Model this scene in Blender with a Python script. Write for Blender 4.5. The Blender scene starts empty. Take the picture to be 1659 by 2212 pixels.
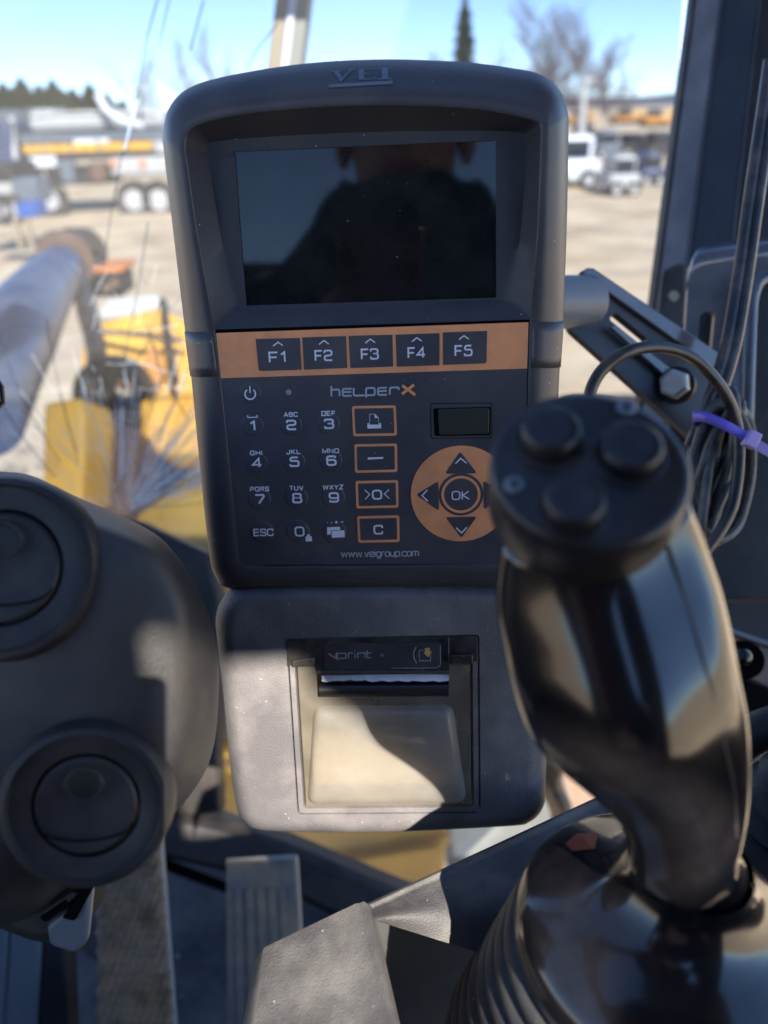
import bpy, bmesh, math, random
from mathutils import Vector, Matrix, Quaternion, noise
random.seed(7)
R_ = math.radians
V = Vector
scene = bpy.context.scene
COL = scene.collection
# ---------------------------------------------------------------- camera
FPX, CX, CY = 1671.5, 829.5, 1106.0        # measured on a 1659 x 2212 view of the photograph
CAM = V((0, 0, 2.9))
_p, _r = R_(27.3), R_(1.8)
FW = V((0, math.cos(_p), -math.sin(_p)))
_R0 = V((1, 0, 0)); _U0 = _R0.cross(FW)
RT = _R0 * math.cos(_r) - _U0 * math.sin(_r)
UP = _U0 * math.cos(_r) + _R0 * math.sin(_r)
cd = bpy.data.cameras.new('camera'); cam = bpy.data.objects.new('camera', cd); COL.objects.link(cam)
cam.matrix_world = Matrix(((RT.x, UP.x, -FW.x, CAM.x), (RT.y, UP.y, -FW.y, CAM.y), (RT.z, UP.z, -FW.z, CAM.z), (0, 0, 0, 1)))
cd.sensor_fit = 'VERTICAL'; cd.sensor_height = 36.0; cd.sensor_width = 27.0
cd.lens = 36.0 * FPX / 2212.0
cd.clip_start = 0.01; cd.clip_end = 6000
cd.dof.use_dof = True; cd.dof.focus_distance = 0.358; cd.dof.aperture_fstop = 5.9; cd.dof.aperture_blades = 0
scene.camera = cam
# ---------------------------------------------------------------- light
SUN_AZ, SUN_EL = R_(20.0), R_(40.0)        # sun behind the photographer's right shoulder
w = bpy.data.worlds.new('World'); scene.world = w; w.use_nodes = True
nt = w.node_tree; nt.nodes.clear()
sky = nt.nodes.new('ShaderNodeTexSky'); sky.sky_type = 'NISHITA'; sky.sun_disc = False
sky.sun_elevation = SUN_EL; sky.sun_rotation = math.pi - SUN_AZ; sky.air_density = 0.6; sky.dust_density = 0.0; sky.ozone_density = 3.0
bg = nt.nodes.new('ShaderNodeBackground'); bg.inputs['Strength'].default_value = 0.13
wo = nt.nodes.new('ShaderNodeOutputWorld')
nt.links.new(sky.outputs[0], bg.inputs[0]); nt.links.new(bg.outputs[0], wo.inputs[0])
sl = bpy.data.lights.new('sun', 'SUN'); sl.energy = 4.6; sl.angle = R_(0.53); sl.color = (1.0, 0.93, 0.82)
so = bpy.data.objects.new('sun', sl); COL.objects.link(so)
SD = V((-math.sin(SUN_AZ) * math.cos(SUN_EL), math.cos(SUN_AZ) * math.cos(SUN_EL), -math.sin(SUN_EL)))
so.rotation_euler = SD.to_track_quat('-Z', 'Y').to_euler(); so.location = (0, 0, 12)
scene.view_settings.view_transform = 'Standard'; scene.view_settings.look = 'None'
scene.view_settings.exposure = 1.68; scene.view_settings.gamma = 1.0; scene.view_settings.use_curve_mapping = False
scene.render.engine = 'CYCLES'
cy = scene.cycles
cy.use_denoising = True; cy.max_bounces = 8; cy.transparent_max_bounces = 16; cy.diffuse_bounces = 4; cy.glossy_bounces = 4
cy.sample_clamp_indirect = 6.0; cy.caustics_reflective = False; cy.caustics_refractive = False

# ---------------------------------------------------------------- placing
def P(px, py, d):                       # measured point at distance d along the view axis -> world
    return CAM + (FW + RT * ((px - CX) / FPX) - UP * ((py - CY) / FPX)) * d
def G(px, py, z=0.0):                   # where a line of sight meets the ground
    dr = FW + RT * ((px - CX) / FPX) - UP * ((py - CY) / FPX)
    t = (z - CAM.z) / dr.z
    return CAM + dr * t
def GD(px, py, z=0.0):
    return (G(px, py, z) - CAM).dot(FW)
class Frame:
    def __init__(s, yaw, lean, roll, O):
        y, l, ro = R_(yaw), R_(lean), R_(roll)
        X = V((math.cos(y), math.sin(y), 0)); N = V((-math.sin(y), math.cos(y), 0))
        Z2 = V((0, 0, 1)) * math.cos(l) + N * math.sin(l)
        s.X = X * math.cos(ro) + Z2 * math.sin(ro); s.Z = Z2 * math.cos(ro) - X * math.sin(ro)
        s.N = s.X.cross(s.Z)            # towards the viewer
        s.O = V(O) + CAM
    def pt(s, u, v, w=0.0): return s.O + s.X * u + s.Z * v + s.N * w
    def uv(s, px, py, w=0.0):
        dr = FW + RT * ((px - CX) / FPX) - UP * ((py - CY) / FPX)
        o = s.O + s.N * w
        t = (o - CAM).dot(s.N) / dr.dot(s.N)
        q = CAM + dr * t - o
        return q.dot(s.X), q.dot(s.Z)
    def px(s, px_, py_, w=0.0):
        u, v = s.uv(px_, py_, w); return s.pt(u, v, w)
    def mat(s):
        return Matrix(((s.X.x, s.Z.x, s.N.x, s.O.x), (s.X.y, s.Z.y, s.N.y, s.O.y), (s.X.z, s.Z.z, s.N.z, s.O.z), (0, 0, 0, 1)))

# ---------------------------------------------------------------- mesh helpers
def cat(pts, m=6, closed=False):        # Catmull-Rom
    n = len(pts); out = []
    rng = range(n if closed else n - 1)
    for i in rng:
        if closed: a, b, c, d = pts[(i - 1) % n], pts[i], pts[(i + 1) % n], pts[(i + 2) % n]
        else: a, b, c, d = pts[max(i - 1, 0)], pts[i], pts[i + 1], pts[min(i + 2, n - 1)]
        for k in range(m):
            t = k / m
            out.append(0.5 * ((2 * b) + (c - a) * t + (2 * a - 5 * b + 4 * c - d) * t * t + (3 * b - a - 3 * c + d) * t ** 3))
    if not closed: out.append(pts[-1].copy())
    return out
def rpoly(c, r, k=6):                   # 2-D polygon with rounded corners
    out = []; n = len(c)
    rs = r if isinstance(r, (list, tuple)) else [r] * n
    for i in range(n):
        a, b, d = V(c[i - 1]), V(c[i]), V(c[(i + 1) % n]); rr = rs[i]
        e1 = (a - b).normalized(); e2 = (d - b).normalized()
        if rr <= 0: out.append(b.copy()); continue
        cosA = max(-0.9999, min(0.9999, e1.dot(e2))); half = math.acos(cosA) / 2
        t = min(rr / math.tan(half), (a - b).length * .49, (d - b).length * .49)
        p0 = b + e1 * t; p1 = b + e2 * t
        for j in range(k + 1):
            s = j / k; out.append(p0 * (1 - s) ** 2 + b * 2 * s * (1 - s) + p1 * s * s)
    return out
class MB:
    def __init__(s): s.v = []; s.f = []
    def add(s, vs, fs):
        o = len(s.v); s.v += [V(x) for x in vs]; s.f += [tuple(i + o for i in f) for f in fs]; return s
    def loft(s, rings, closed=True, cap0=False, cap1=False):
        n = len(rings[0]); vs = [p for r in rings for p in r]; fs = []
        for i in range(len(rings) - 1):
            for j in range(n if closed else n - 1):
                k = (j + 1) % n
                fs.append((i * n + j, i * n + k, (i + 1) * n + k, (i + 1) * n + j))
        if cap0: fs.append(tuple(reversed(range(n))))
        if cap1: fs.append(tuple((len(rings) - 1) * n + j for j in range(n)))
        return s.add(vs, fs)
    def tube(s, pts, r, n=12, caps=True, flat=1.0):
        pts = [V(p) for p in pts]; rings = []; L = len(pts)
        up = None
        for i, p in enumerate(pts):
            t = (pts[min(i + 1, L - 1)] - pts[max(i - 1, 0)]).normalized()
            if up is None:
                up = t.orthogonal().normalized()
                if flat != 1.0:
                    up = t.cross(FW).normalized()
            up = (up - t * up.dot(t)).normalized(); b = t.cross(up)
            rr = r[i] if isinstance(r, (list, tuple)) else r
            rings.append([p + up * math.cos(a) * rr + b * math.sin(a) * rr * flat for a in [2 * math.pi * j / n for j in range(n)]])
        return s.loft(rings, True, caps, caps)
    def lathe(s, prof, O, ax, n=32, ref=None, cap0=False, cap1=False, sq=1.0):
        ax = V(ax).normalized(); e1 = (ref - ax * ref.dot(ax)).normalized() if ref is not None else ax.orthogonal().normalized()
        e2 = ax.cross(e1)
        rings = [[O + ax * h + (e1 * math.cos(a) + e2 * math.sin(a) * sq) * r for a in [2 * math.pi * j / n for j in range(n)]] for r, h in prof]
        return s.loft(rings, True, cap0, cap1)
    def box(s, c, sz, ax=None):
        X, Y, Z = ax if ax else (V((1, 0, 0)), V((0, 1, 0)), V((0, 0, 1)))
        c = V(c); vs = [c + X * sz[0] / 2 * a + Y * sz[1] / 2 * b + Z * sz[2] / 2 * d for a in (-1, 1) for b in (-1, 1) for d in (-1, 1)]
        return s.add(vs, [(0, 1, 3, 2), (4, 6, 7, 5), (0, 4, 5, 1), (2, 3, 7, 6), (0, 2, 6, 4), (1, 5, 7, 3)])
    def slab(s, pts, off):              # polygon (world points) extruded by the vector off
        n = len(pts); off = V(off)
        return s.loft([list(pts), [p + off for p in pts]], True, True, True)
    def pbox(s, x0, y0, x1, y1, d, T):  # upright box measured by its outline at distance d
        a = P(x0, y1, d); b = P(x1, y1, d); t = P((x0 + x1) / 2, y0, d); bt = P((x0 + x1) / 2, y1, d)
        cx_ = (a.x + b.x) / 2; z1 = max(t.z, bt.z); z0 = min(t.z, bt.z); yb = (bt.y + t.y) / 2
        return s.box((cx_, yb + T / 2, (z0 + z1) / 2), (abs(b.x - a.x), T, z1 - z0))
    def build(s, name, mat, parent=None, smooth=True, angle=35, bevel=0, seg=2, label=None, solid=0):
        root = parent
        while root is not None and root.parent is not None: root = root.parent
        me = bpy.data.meshes.new(name)
        if root is not None: M = root.matrix_world.inverted(); org = None
        else:
            xs = [p.x for p in s.v]; ys = [p.y for p in s.v]; zs = [p.z for p in s.v]
            org = V(((min(xs) + max(xs)) / 2, (min(ys) + max(ys)) / 2, min(zs))); M = Matrix.Translation(-org)
        me.from_pydata([M @ p for p in s.v], [], s.f); me.validate()
        bm = bmesh.new(); bm.from_mesh(me); bmesh.ops.recalc_face_normals(bm, faces=bm.faces); bm.to_mesh(me); bm.free()
        me.materials.append(mat)
        if smooth:
            me.polygons.foreach_set('use_smooth', [True] * len(me.polygons)); me.set_sharp_from_angle(angle=R_(angle))
        o = bpy.data.objects.new(name, me); COL.objects.link(o)
        if root is not None: o.parent = parent
        else: o.location = org
        if solid: m = o.modifiers.new('s', 'SOLIDIFY'); m.thickness = solid
        if bevel:
            m = o.modifiers.new('b', 'BEVEL'); m.width = bevel; m.segments = seg; m.limit_method = 'ANGLE'; m.angle_limit = R_(40); m.harden_normals = False
        if label: o['label'] = label
        return o
def tag(o, label, cat_, group=None, kind=None):
    if label: o['label'] = label
    if cat_: o['category'] = cat_
    if group: o['group'] = group
    if kind: o['kind'] = kind
    return o
def thing(name, loc, label, cat_, group=None, mat=None):
    o = bpy.data.objects.new(name, None); COL.objects.link(o); o.empty_display_size = .02
    M = mat if mat else Matrix.Translation(V(loc))
    o.matrix_world = M
    bpy.context.view_layer.update()
    return tag(o, label, cat_, group)
def struct(o): o['kind'] = 'structure'; return o

# ---------------------------------------------------------------- materials
def mat(name, col, rough=.5, metal=0.0, spec=.5, bump=None, dust=None, col2=None, nscale=8, coat=0, emit=None, specks=None, sheen=0):
    m = bpy.data.materials.new(name); m.use_nodes = True; t = m.node_tree; b = t.nodes['Principled BSDF']
    b.inputs['Base Color'].default_value = (*col, 1); b.inputs['Roughness'].default_value = rough
    b.inputs['Metallic'].default_value = metal; b.inputs['Specular IOR Level'].default_value = spec
    if coat: b.inputs['Coat Weight'].default_value = coat; b.inputs['Coat Roughness'].default_value = .06
    tc = t.nodes.new('ShaderNodeTexCoord')
    def nz(scale, detail=4, rough_=.6):
        n = t.nodes.new('ShaderNodeTexNoise'); n.inputs['Scale'].default_value = scale; n.inputs['Detail'].default_value = detail
        n.inputs['Roughness'].default_value = rough_; t.links.new(tc.outputs['Object'], n.inputs['Vector']); return n
    def ramp(src, a, b_):
        r = t.nodes.new('ShaderNodeMapRange'); r.inputs['From Min'].default_value = a; r.inputs['From Max'].default_value = b_
        t.links.new(src, r.inputs['Value']); return r.outputs[0]
    cur = None
    def mixc(fac, c2, cur):
        x = t.nodes.new('ShaderNodeMix'); x.data_type = 'RGBA'; t.links.new(fac, x.inputs['Factor'])
        if cur is None: x.inputs['A'].default_value = (*col, 1)
        else: t.links.new(cur, x.inputs['A'])
        x.inputs['B'].default_value = (*c2, 1); return x.outputs['Result']
    if col2: cur = mixc(ramp(nz(nscale).outputs['Fac'], .38, .62), col2, cur)
    if dust:                                  # (colour, amount, scale): uneven film of dust
        r = ramp(nz(dust[2], 6).outputs['Fac'], .42, .75)
        mu = t.nodes.new('ShaderNodeMath'); mu.operation = 'MULTIPLY'; t.links.new(r, mu.inputs[0]); mu.inputs[1].default_value = dust[1]
        cur = mixc(mu.outputs[0], dust[0], cur)
    if specks:                                # (colour, scale, size): separate grains of dust
        vo = t.nodes.new('ShaderNodeTexVoronoi'); vo.inputs['Scale'].default_value = specks[1]; t.links.new(tc.outputs['Object'], vo.inputs['Vector'])
        r = ramp(vo.outputs['Distance'], specks[2], specks[2] * .6)
        wn = ramp(vo.outputs['Color'], .66, .8)
        mu = t.nodes.new('ShaderNodeMath'); mu.operation = 'MULTIPLY'; t.links.new(r, mu.inputs[0]); t.links.new(wn, mu.inputs[1])
        cur = mixc(mu.outputs[0], specks[0], cur)
    if cur is not None: t.links.new(cur, b.inputs['Base Color'])
    if bump:                                  # (scale, strength, distance)
        bn = t.nodes.new('ShaderNodeBump'); bn.inputs['Strength'].default_value = bump[1]; bn.inputs['Distance'].default_value = bump[2]
        t.links.new(nz(bump[0], 3, .5).outputs['Fac'], bn.inputs['Height']); t.links.new(bn.outputs[0], b.inputs['Normal'])
    if emit: b.inputs['Emission Color'].default_value = (*emit[0], 1); b.inputs['Emission Strength'].default_value = emit[1]
    return m
DUST = (.34, .29, .24)
M = {}
M['shell'] = mat('shell_plastic', (.050, .050, .060), .38, spec=.5, bump=(900, .25, .0004), dust=(DUST, .10, 30), specks=((.5, .5, .5), 260, .09))
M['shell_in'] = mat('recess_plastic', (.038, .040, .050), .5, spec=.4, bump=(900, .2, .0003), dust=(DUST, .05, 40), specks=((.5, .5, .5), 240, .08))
M['overlay'] = mat('membrane_navy', (.050, .052, .066), .42, spec=.45, bump=(500, .08, .0003), dust=(DUST, .13, 25), specks=((.6, .6, .6), 300, .07))
M['gap'] = mat('gap_black', (.004, .004, .004), .9, spec=.1)
M['orange'] = mat('membrane_orange', (.88, .36, .155), .45, bump=(400, .08, .0003), dust=((.2, .12, .08), .3, 60))
M['print'] = mat('print_grey', (.75, .77, .85), .5)
M['print_dim'] = mat('print_dim', (.42, .46, .52), .5)
M['emb'] = mat('embossed_grey', (.13, .15, .20), .4)
M['screen'] = mat('screen_glass', (.006, .008, .010), .04, spec=.32, coat=.05, bump=(60, .02, .0005), dust=((.2, .2, .2), .06, 50), specks=((.6, .6, .6), 200, .05))
M['usb'] = mat('usb_rubber', (.020, .026, .022), .5, bump=(300, .2, .0003))
M['pshell'] = mat('printer_shell', (.12, .112, .118), .5, bump=(1100, .6, .0006), dust=((.45, .41, .39), .4, 22), specks=((.6, .58, .55), 320, .11))
M['psmoke'] = mat('smoked_plate', (.018, .018, .020), .28, bump=(500, .2, .0003), dust=(DUST, .25, 60), specks=((.6, .6, .6), 400, .12))
M['plabel'] = mat('printer_label', (.035, .038, .046), .4, dust=(DUST, .08, 40))
M['white'] = mat('paper_white', (.72, .73, .78), .8)
M['roll'] = mat('paper_roll', (.80, .72, .60), .85, bump=(200, .1, .0005))
M['core'] = mat('roller_black', (.015, .015, .016), .35)
M['cavity'] = mat('cavity_dark', (.10, .085, .06), .6, dust=((.3, .25, .18), .4, 30))
M['gloss'] = mat('gloss_black', (.006, .006, .008), .17, spec=.5, coat=.3, bump=(14, .06, .004), dust=((.25, .2, .17), .05, 40))
M['capm'] = mat('cap_black', (.014, .015, .018), .33, spec=.45, bump=(900, .1, .0003), dust=((.3, .22, .18), .09, 45))
M['button'] = mat('button_black', (.012, .013, .016), .38, bump=(700, .1, .0003), dust=(DUST, .05, 60))
M['steel'] = mat('steel', (.62, .60, .57), .42, .6, bump=(200, .2, .0005), dust=((.3, .25, .2), .3, 80))
M['rubber'] = mat('rubber', (.022, .022, .024), .55, bump=(400, .3, .0005), dust=(DUST, .12, 50), specks=((.5, .5, .5), 300, .1))
M['console'] = mat('console_grain', (.060, .057, .058), .55, bump=(1300, .7, .0006), dust=((.40, .37, .34), .4, 26), specks=((.6, .6, .6), 250, .08))
M['column'] = mat('column_grey', (.022, .021, .022), .5, bump=(900, .4, .0005), dust=(DUST, .2, 14), specks=((.4, .4, .4), 160, .05))
M['vent'] = mat('vent_black', (.016, .016, .018), .5, bump=(500, .2, .0004), dust=(DUST, .15, 30))
M['galv'] = mat('grey_paint', (.15, .18, .21), .45, dust=(DUST, .25, 20))
M['tube'] = mat('tube_grey', (.17, .19, .21), .42, dust=(DUST, .2, 25))
M['arm'] = mat('bracket_black', (.016, .017, .020), .38, dust=(DUST, .15, 30))
M['pillar'] = mat('pillar_grey', (.10, .11, .13), .40, col2=(.07, .08, .10), nscale=6, bump=(160, .3, .001), dust=((.4, .42, .45), .25, 18))
M['pillar_gl'] = mat('pillar_gloss', (.010, .011, .014), .22, spec=.5, dust=(DUST, .05, 18))
M['brk'] = mat('bracket_paint', (.10, .115, .14), .20, coat=.5, bump=(40, .15, .002), dust=(DUST, .35, 30))
M['cable'] = mat('cable_black', (.014, .014, .015), .33, dust=((.4, .3, .22), .3, 35))
M['cable_d'] = mat('cable_dusty', (.05, .05, .05), .5, dust=((.30, .28, .25), .5, 60))
M['purple'] = mat('purple_nylon', (.16, .12, .60), .35, col2=(.22, .17, .70), nscale=40)
M['lilac'] = mat('lilac_nylon', (.50, .38, .72), .35)
M['panel'] = mat('cab_panel', (.014, .017, .022), .5, spec=.3, bump=(200, .4, .001), dust=(DUST, .1, 10))
M['brownp'] = mat('brown_panel', (.16, .10, .07), .5, dust=(DUST, .3, 30))
M['mat'] = mat('floor_rubber', (.040, .048, .062), .6, bump=(80, .6, .004), dust=((.30, .27, .24), .55, 9), specks=((.5, .5, .5), 60, .14))
M['pedal'] = mat('pedal_rubber', (.42, .25, .13), .7, col2=(.20, .12, .06), nscale=60, dust=(DUST, .5, 20), bump=(300, .5, .001))
M['pedalw'] = mat('pedal_worn', (.40, .26, .14), .75, col2=(.13, .11, .09), nscale=25, dust=(DUST, .5, 12), bump=(300, .4, .001))
M['edge'] = mat('worn_edge', (.40, .36, .31), .45)
M['frame'] = mat('frame_black', (.012, .012, .013), .5, dust=((.25, .17, .12), .25, 12))
M['yellow'] = mat('loader_yellow', (.90, .50, .05), .45, col2=(.66, .33, .035), nscale=3, dust=((.5, .4, .25), .35, 5))
M['yellow_d'] = mat('loader_amber', (.60, .24, .03), .5, dust=((.3, .2, .1), .4, 8))
M['blueg'] = mat('cylinder_bluegrey', (.035, .06, .13), .35, dust=((.4, .42, .45), .35, 5))
M['blued'] = mat('cylinder_ring', (.07, .09, .15), .4)
M['dark'] = mat('dark_iron', (.03, .028, .027), .6, dust=((.2, .16, .12), .4, 5))
M['rust'] = mat('rusty_brown', (.16, .09, .06), .7, dust=((.3, .22, .16), .4, 6))
M['pale'] = mat('pale_paint', (.55, .54, .50), .6, dust=((.4, .36, .3), .5, 2))
M['tan'] = mat('tan_paint', (.40, .32, .21), .6)
M['olive'] = mat('olive_grey', (.30, .30, .24), .6)
M['whitep'] = mat('white_paint', (.78, .80, .82), .35)
M['bluep'] = mat('blue_paint', (.04, .12, .38), .4)
M['redp'] = mat('red_paint', (.45, .06, .04), .4)
M['tyre'] = mat('tyre', (.03, .03, .03), .8, dust=(DUST, .5, 3))
M['rim'] = mat('rim', (.55, .53, .5), .5)
M['glassd'] = mat('window_dark', (.02, .03, .04), .08, spec=.8)
M['sand'] = mat('sand_ground', (.70, .52, .31), .95, col2=(.80, .64, .43), nscale=.35, bump=(3, .5, .05), dust=((.30, .22, .15), .85, .6))
M['stone'] = mat('pale_rock', (.36, .31, .26), .9, col2=(.2, .15, .12), nscale=4)
M['hill'] = mat('hill_forest', (.10, .12, .15), .95, col2=(.14, .14, .15), nscale=.02)
M['pine'] = mat('pine_green', (.045, .075, .045), .8, col2=(.075, .10, .05), nscale=.8)
M['bark'] = mat('bark_grey', (.16, .13, .11), .9)
M['birch'] = mat('birch_bark', (.42, .38, .34), .9)
M['twig'] = mat('twig_brown', (.20, .15, .14), .9)
M['skin'] = mat('skin', (.52, .28, .20), .5)
M['jacket'] = mat('jacket_cloth', (.018, .022, .026), .85, bump=(60, .4, .003))
M['hair'] = mat('hair', (.03, .02, .015), .7)
M['phone'] = mat('phone_case', (.10, .035, .030), .4)
M['decal'] = mat('decal_red', (.30, .06, .03), .4)

def glassmat(name, tint, dustc, dustf, rough=.02, dscale=6, lo=.35, hi=.8, ior=1.35, base=0.0):
    m = bpy.data.materials.new(name); m.use_nodes = True; t = m.node_tree; t.nodes.clear()
    o = t.nodes.new('ShaderNodeOutputMaterial'); tr = t.nodes.new('ShaderNodeBsdfTransparent'); tr.inputs[0].default_value = (*tint, 1)
    gl = t.nodes.new('ShaderNodeBsdfGlossy'); gl.inputs['Roughness'].default_value = rough
    fr = t.nodes.new('ShaderNodeFresnel'); fr.inputs[0].default_value = 1.35
    geo = t.nodes.new('ShaderNodeNewGeometry'); inv = t.nodes.new('ShaderNodeMath'); inv.operation = 'SUBTRACT'; inv.inputs[0].default_value = 1.0
    t.links.new(geo.outputs['Backfacing'], inv.inputs[1])
    fm = t.nodes.new('ShaderNodeMath'); fm.operation = 'MULTIPLY'; t.links.new(fr.outputs[0], fm.inputs[0]); t.links.new(inv.outputs[0], fm.inputs[1])
    m1 = t.nodes.new('ShaderNodeMixShader'); t.links.new(fm.outputs[0], m1.inputs[0]); fr.inputs[0].default_value = ior; t.links.new(tr.outputs[0], m1.inputs[1]); t.links.new(gl.outputs[0], m1.inputs[2])
    df = t.nodes.new('ShaderNodeBsdfDiffuse'); df.inputs[0].default_value = (*dustc, 1)
    tl = t.nodes.new('ShaderNodeBsdfTranslucent'); tl.inputs[0].default_value = (*dustc, 1)
    m2 = t.nodes.new('ShaderNodeMixShader'); m2.inputs[0].default_value = .5; t.links.new(df.outputs[0], m2.inputs[1]); t.links.new(tl.outputs[0], m2.inputs[2])
    tc = t.nodes.new('ShaderNodeTexCoord'); n = t.nodes.new('ShaderNodeTexNoise'); n.inputs['Scale'].default_value = dscale; n.inputs['Detail'].default_value = 8
    t.links.new(tc.outputs['Object'], n.inputs['Vector'])
    mr = t.nodes.new('ShaderNodeMapRange'); mr.inputs['From Min'].default_value = lo; mr.inputs['From Max'].default_value = hi
    mr.inputs['To Min'].default_value = base; mr.inputs['To Max'].default_value = dustf; t.links.new(n.outputs['Fac'], mr.inputs['Value'])
    m3 = t.nodes.new('ShaderNodeMixShader'); t.links.new(mr.outputs[0], m3.inputs[0]); t.links.new(m1.outputs[0], m3.inputs[1]); t.links.new(m2.outputs[0], m3.inputs[2])
    t.links.new(m3.outputs[0], o.inputs[0]); return m
M['glass'] = glassmat('windshield_glass', (.365, .405, .475), (.75, .72, .66), .14, dscale=3, base=.03)
M['crack'] = glassmat('crack_glint', (.75, .82, .88), (.78, .88, 1.0), .95, rough=.15, dscale=40, base=.5)
M['crackd'] = glassmat('crack_dark', (.35, .40, .45), (.2, .25, .35), .3, rough=.2, dscale=40, base=.1)
M['cover'] = glassmat('dusty_cover', (.86, .80, .70), (.52, .48, .41), .50, rough=.12, dscale=35, base=.24)
M['bulge'] = glassmat('clear_bulge', (.88, .86, .82), (.66, .63, .58), .52, rough=.10, ior=1.6, dscale=35, base=.30)

# ================================================================ THE OUTSIDE
Z0 = 0.0
# ground
mb = MB(); N = 60; S = 2500.0
gx = [math.copysign((abs(i) / 30) ** 3.2 * S, i) for i in range(-30, 31)]
gv = [V((x, y, (noise.noise(V((x * .15, y * .15, 0))) * .05 if math.hypot(x, y) < 80 else 0))) for y in gx for x in gx]
mb.add(gv, [(j * 61 + i, j * 61 + i + 1, (j + 1) * 61 + i + 1, (j + 1) * 61 + i) for j in range(60) for i in range(60)])
struct(mb.build('ground', M['sand']))
# hills
mb = MB(); a = []; b = []
for i in range(120):
    x = -1500 + i * 25
    z = 12 + 16 * noise.noise(V((x * .0035, 3, 0))) + 5 * noise.noise(V((x * .015, 1, 0))) + (x > 0) * 9
    a.append(V((x, 1500, -5))); b.append(V((x, 1560, z)))
c_ = [p + V((0, 300, -20)) for p in b]
mb.loft([a, b, c_], closed=False); struct(mb.build('hills', M['hill']))

# ---- trees
def pine(px, ptop, pbase, d, label, dens=1.0, group=None, grey=False):
    base = P(px, pbase, d); top = P(px, ptop, d); base.z = min(base.z, 0.3) if False else base.z
    h = top.z - 0.0; base = V((base.x, base.y, 0))
    t = thing('pine_tree', base, label, 'tree', group)
    MB().tube([base, base + V((0, 0, h * .5)), base + V((0, 0, h * .97))], [h * .018, h * .012, h * .003], 7).build('trunk', M['bark'], t)
    mb = MB(); n = int(520 * dens)
    for i in range(n):
        q = random.random() ** .8; z = h * (.12 + .88 * q); rad = h * (.16 if dens < 2 else .34) * (1 - q) ** .7 + h * .01
        rad *= (.6 if dens < 2 else .9) + .4 * abs(math.sin(q * 34)) + random.uniform(-.1, .25); an = random.uniform(0, 6.283)
        c = base + V((math.cos(an) * rad * .55, math.sin(an) * rad * .55, z))
        o = V((math.cos(an), math.sin(an), -.25)) * rad * .55; s = V((-math.sin(an), math.cos(an), 0)) * h * random.uniform(.006, .016)
        mb.add([c - o * .8 + s, c - o * .8 - s, c + o - s * .6, c + o + s * .6], [(0, 1, 2, 3)])
        mb.add([c - o * .5 + V((0, 0, h * .012)), c - o * .5 - V((0, 0, h * .012)), c + o - V((0, 0, h * .016))], [(0, 1, 2)])
    mb.build('crown', M['pine'], t, smooth=False)
    return t
def bare(px, ptop, pbase, d, label, seed, spread=.5, group=None, bark='birch', depth=5, tw='twig', kids=5):
    rnd = random.Random(seed); top = P(px, ptop, d); base = V((top.x, top.y, 0)); h = top.z
    t = thing('bare_tree', base, label, 'tree', group)
    tr = MB(); cr = MB(); tick = h * .0011
    def grow(p, dr, L, r, lev):
        q = p; pts = [p]
        for k in range(3):
            dr = (dr + V((rnd.uniform(-.16, .16), rnd.uniform(-.16, .16), rnd.uniform(-.02, .12)))).normalized(); q = q + dr * L / 3; pts.append(q)
        r = max(r, tick)
        (tr if lev < 2 else cr).tube(pts, [r, r * .85, r * .7, max(r * .5, tick * .8)], 6 if lev < 2 else 3, caps=False)
        if lev >= depth: return
        for k in range(kids):
            s = pts[1 + (k % 3)]
            an = rnd.uniform(0, 6.283); e = V((math.cos(an), math.sin(an), rnd.uniform(.1, .9))).normalized()
            grow(s, (dr * (1 - spread) + e * spread * 1.3).normalized(), L * rnd.uniform(.5, .72), r * .5, lev + 1)
    grow(base, V((0, 0, 1)), h * .55, h * .014, 0)
    tr.build('trunk', M[bark], t); cr.build('crown', M[tw], t, smooth=False)
    return t
pl = [(-20, 165, 'left'), (22, 178, ''), (62, 168, ''), (98, 182, ''), (128, 172, ''), (168, 190, ''), (205, 180, ''), (238, 200, ''), (40, 190, ''), (150, 196, ''), (270, 214, '')]
names = ['tall dark pine at the far left edge of the yard', 'pine in front of the tall one at the left edge', 'pointed pine second from the left behind the tank truck',
         'shorter pine right of the pointed one behind the tank truck', 'narrow tall pine in the middle of the far left row', 'broad low pine behind the white boom',
         'rounded pine just left of the white boom', 'small pine right of the white boom', 'low pine filling the gap near the left end of the row',
         'low pine filling the gap in mid row', 'smallest pine at the right end of the far row']
for (x, y, _), nm in zip(pl, names): pine(x, y, 262, 75 + random.uniform(-6, 10), nm, 3.0, 'row of pines beyond the trucks')
pine(1000, 4, 250, 70, 'lone tall spruce rising behind the top of the terminal', 1.6)
bare(1180, 25, 330, 48, 'large bare birch with wide crown right of the terminal', 3, .55, 'bare trees beyond the yard')
bare(1285, 28, 320, 52, 'bare tree with round crown between the birch and the cab pillar', 11, .6, 'bare trees beyond the yard')
bare(1330, 140, 300, 60, 'small bare tree lowest of those near the cab pillar', 17, .6, 'bare trees beyond the yard')
bare(950, 90, 250, 80, 'low bare tree left of the lone spruce', 5, .6, 'bare trees beyond the yard', depth=4)
bare(1060, 100, 250, 80, 'low bare tree right of the lone spruce', 6, .6, 'bare trees beyond the yard', depth=4)
bare(300, 120, 260, 70, 'faint bare tree right of the pine row', 21, .45, 'bare trees beyond the yard', depth=4)
bare(375, 95, 260, 72, 'faint bare tree behind the truck mast', 22, .45, 'bare trees beyond the yard', depth=4)
bare(455, 80, 260, 70, 'upright bare tree at the left corner of the terminal', 23, .35, 'bare trees beyond the yard', depth=4)

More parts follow.
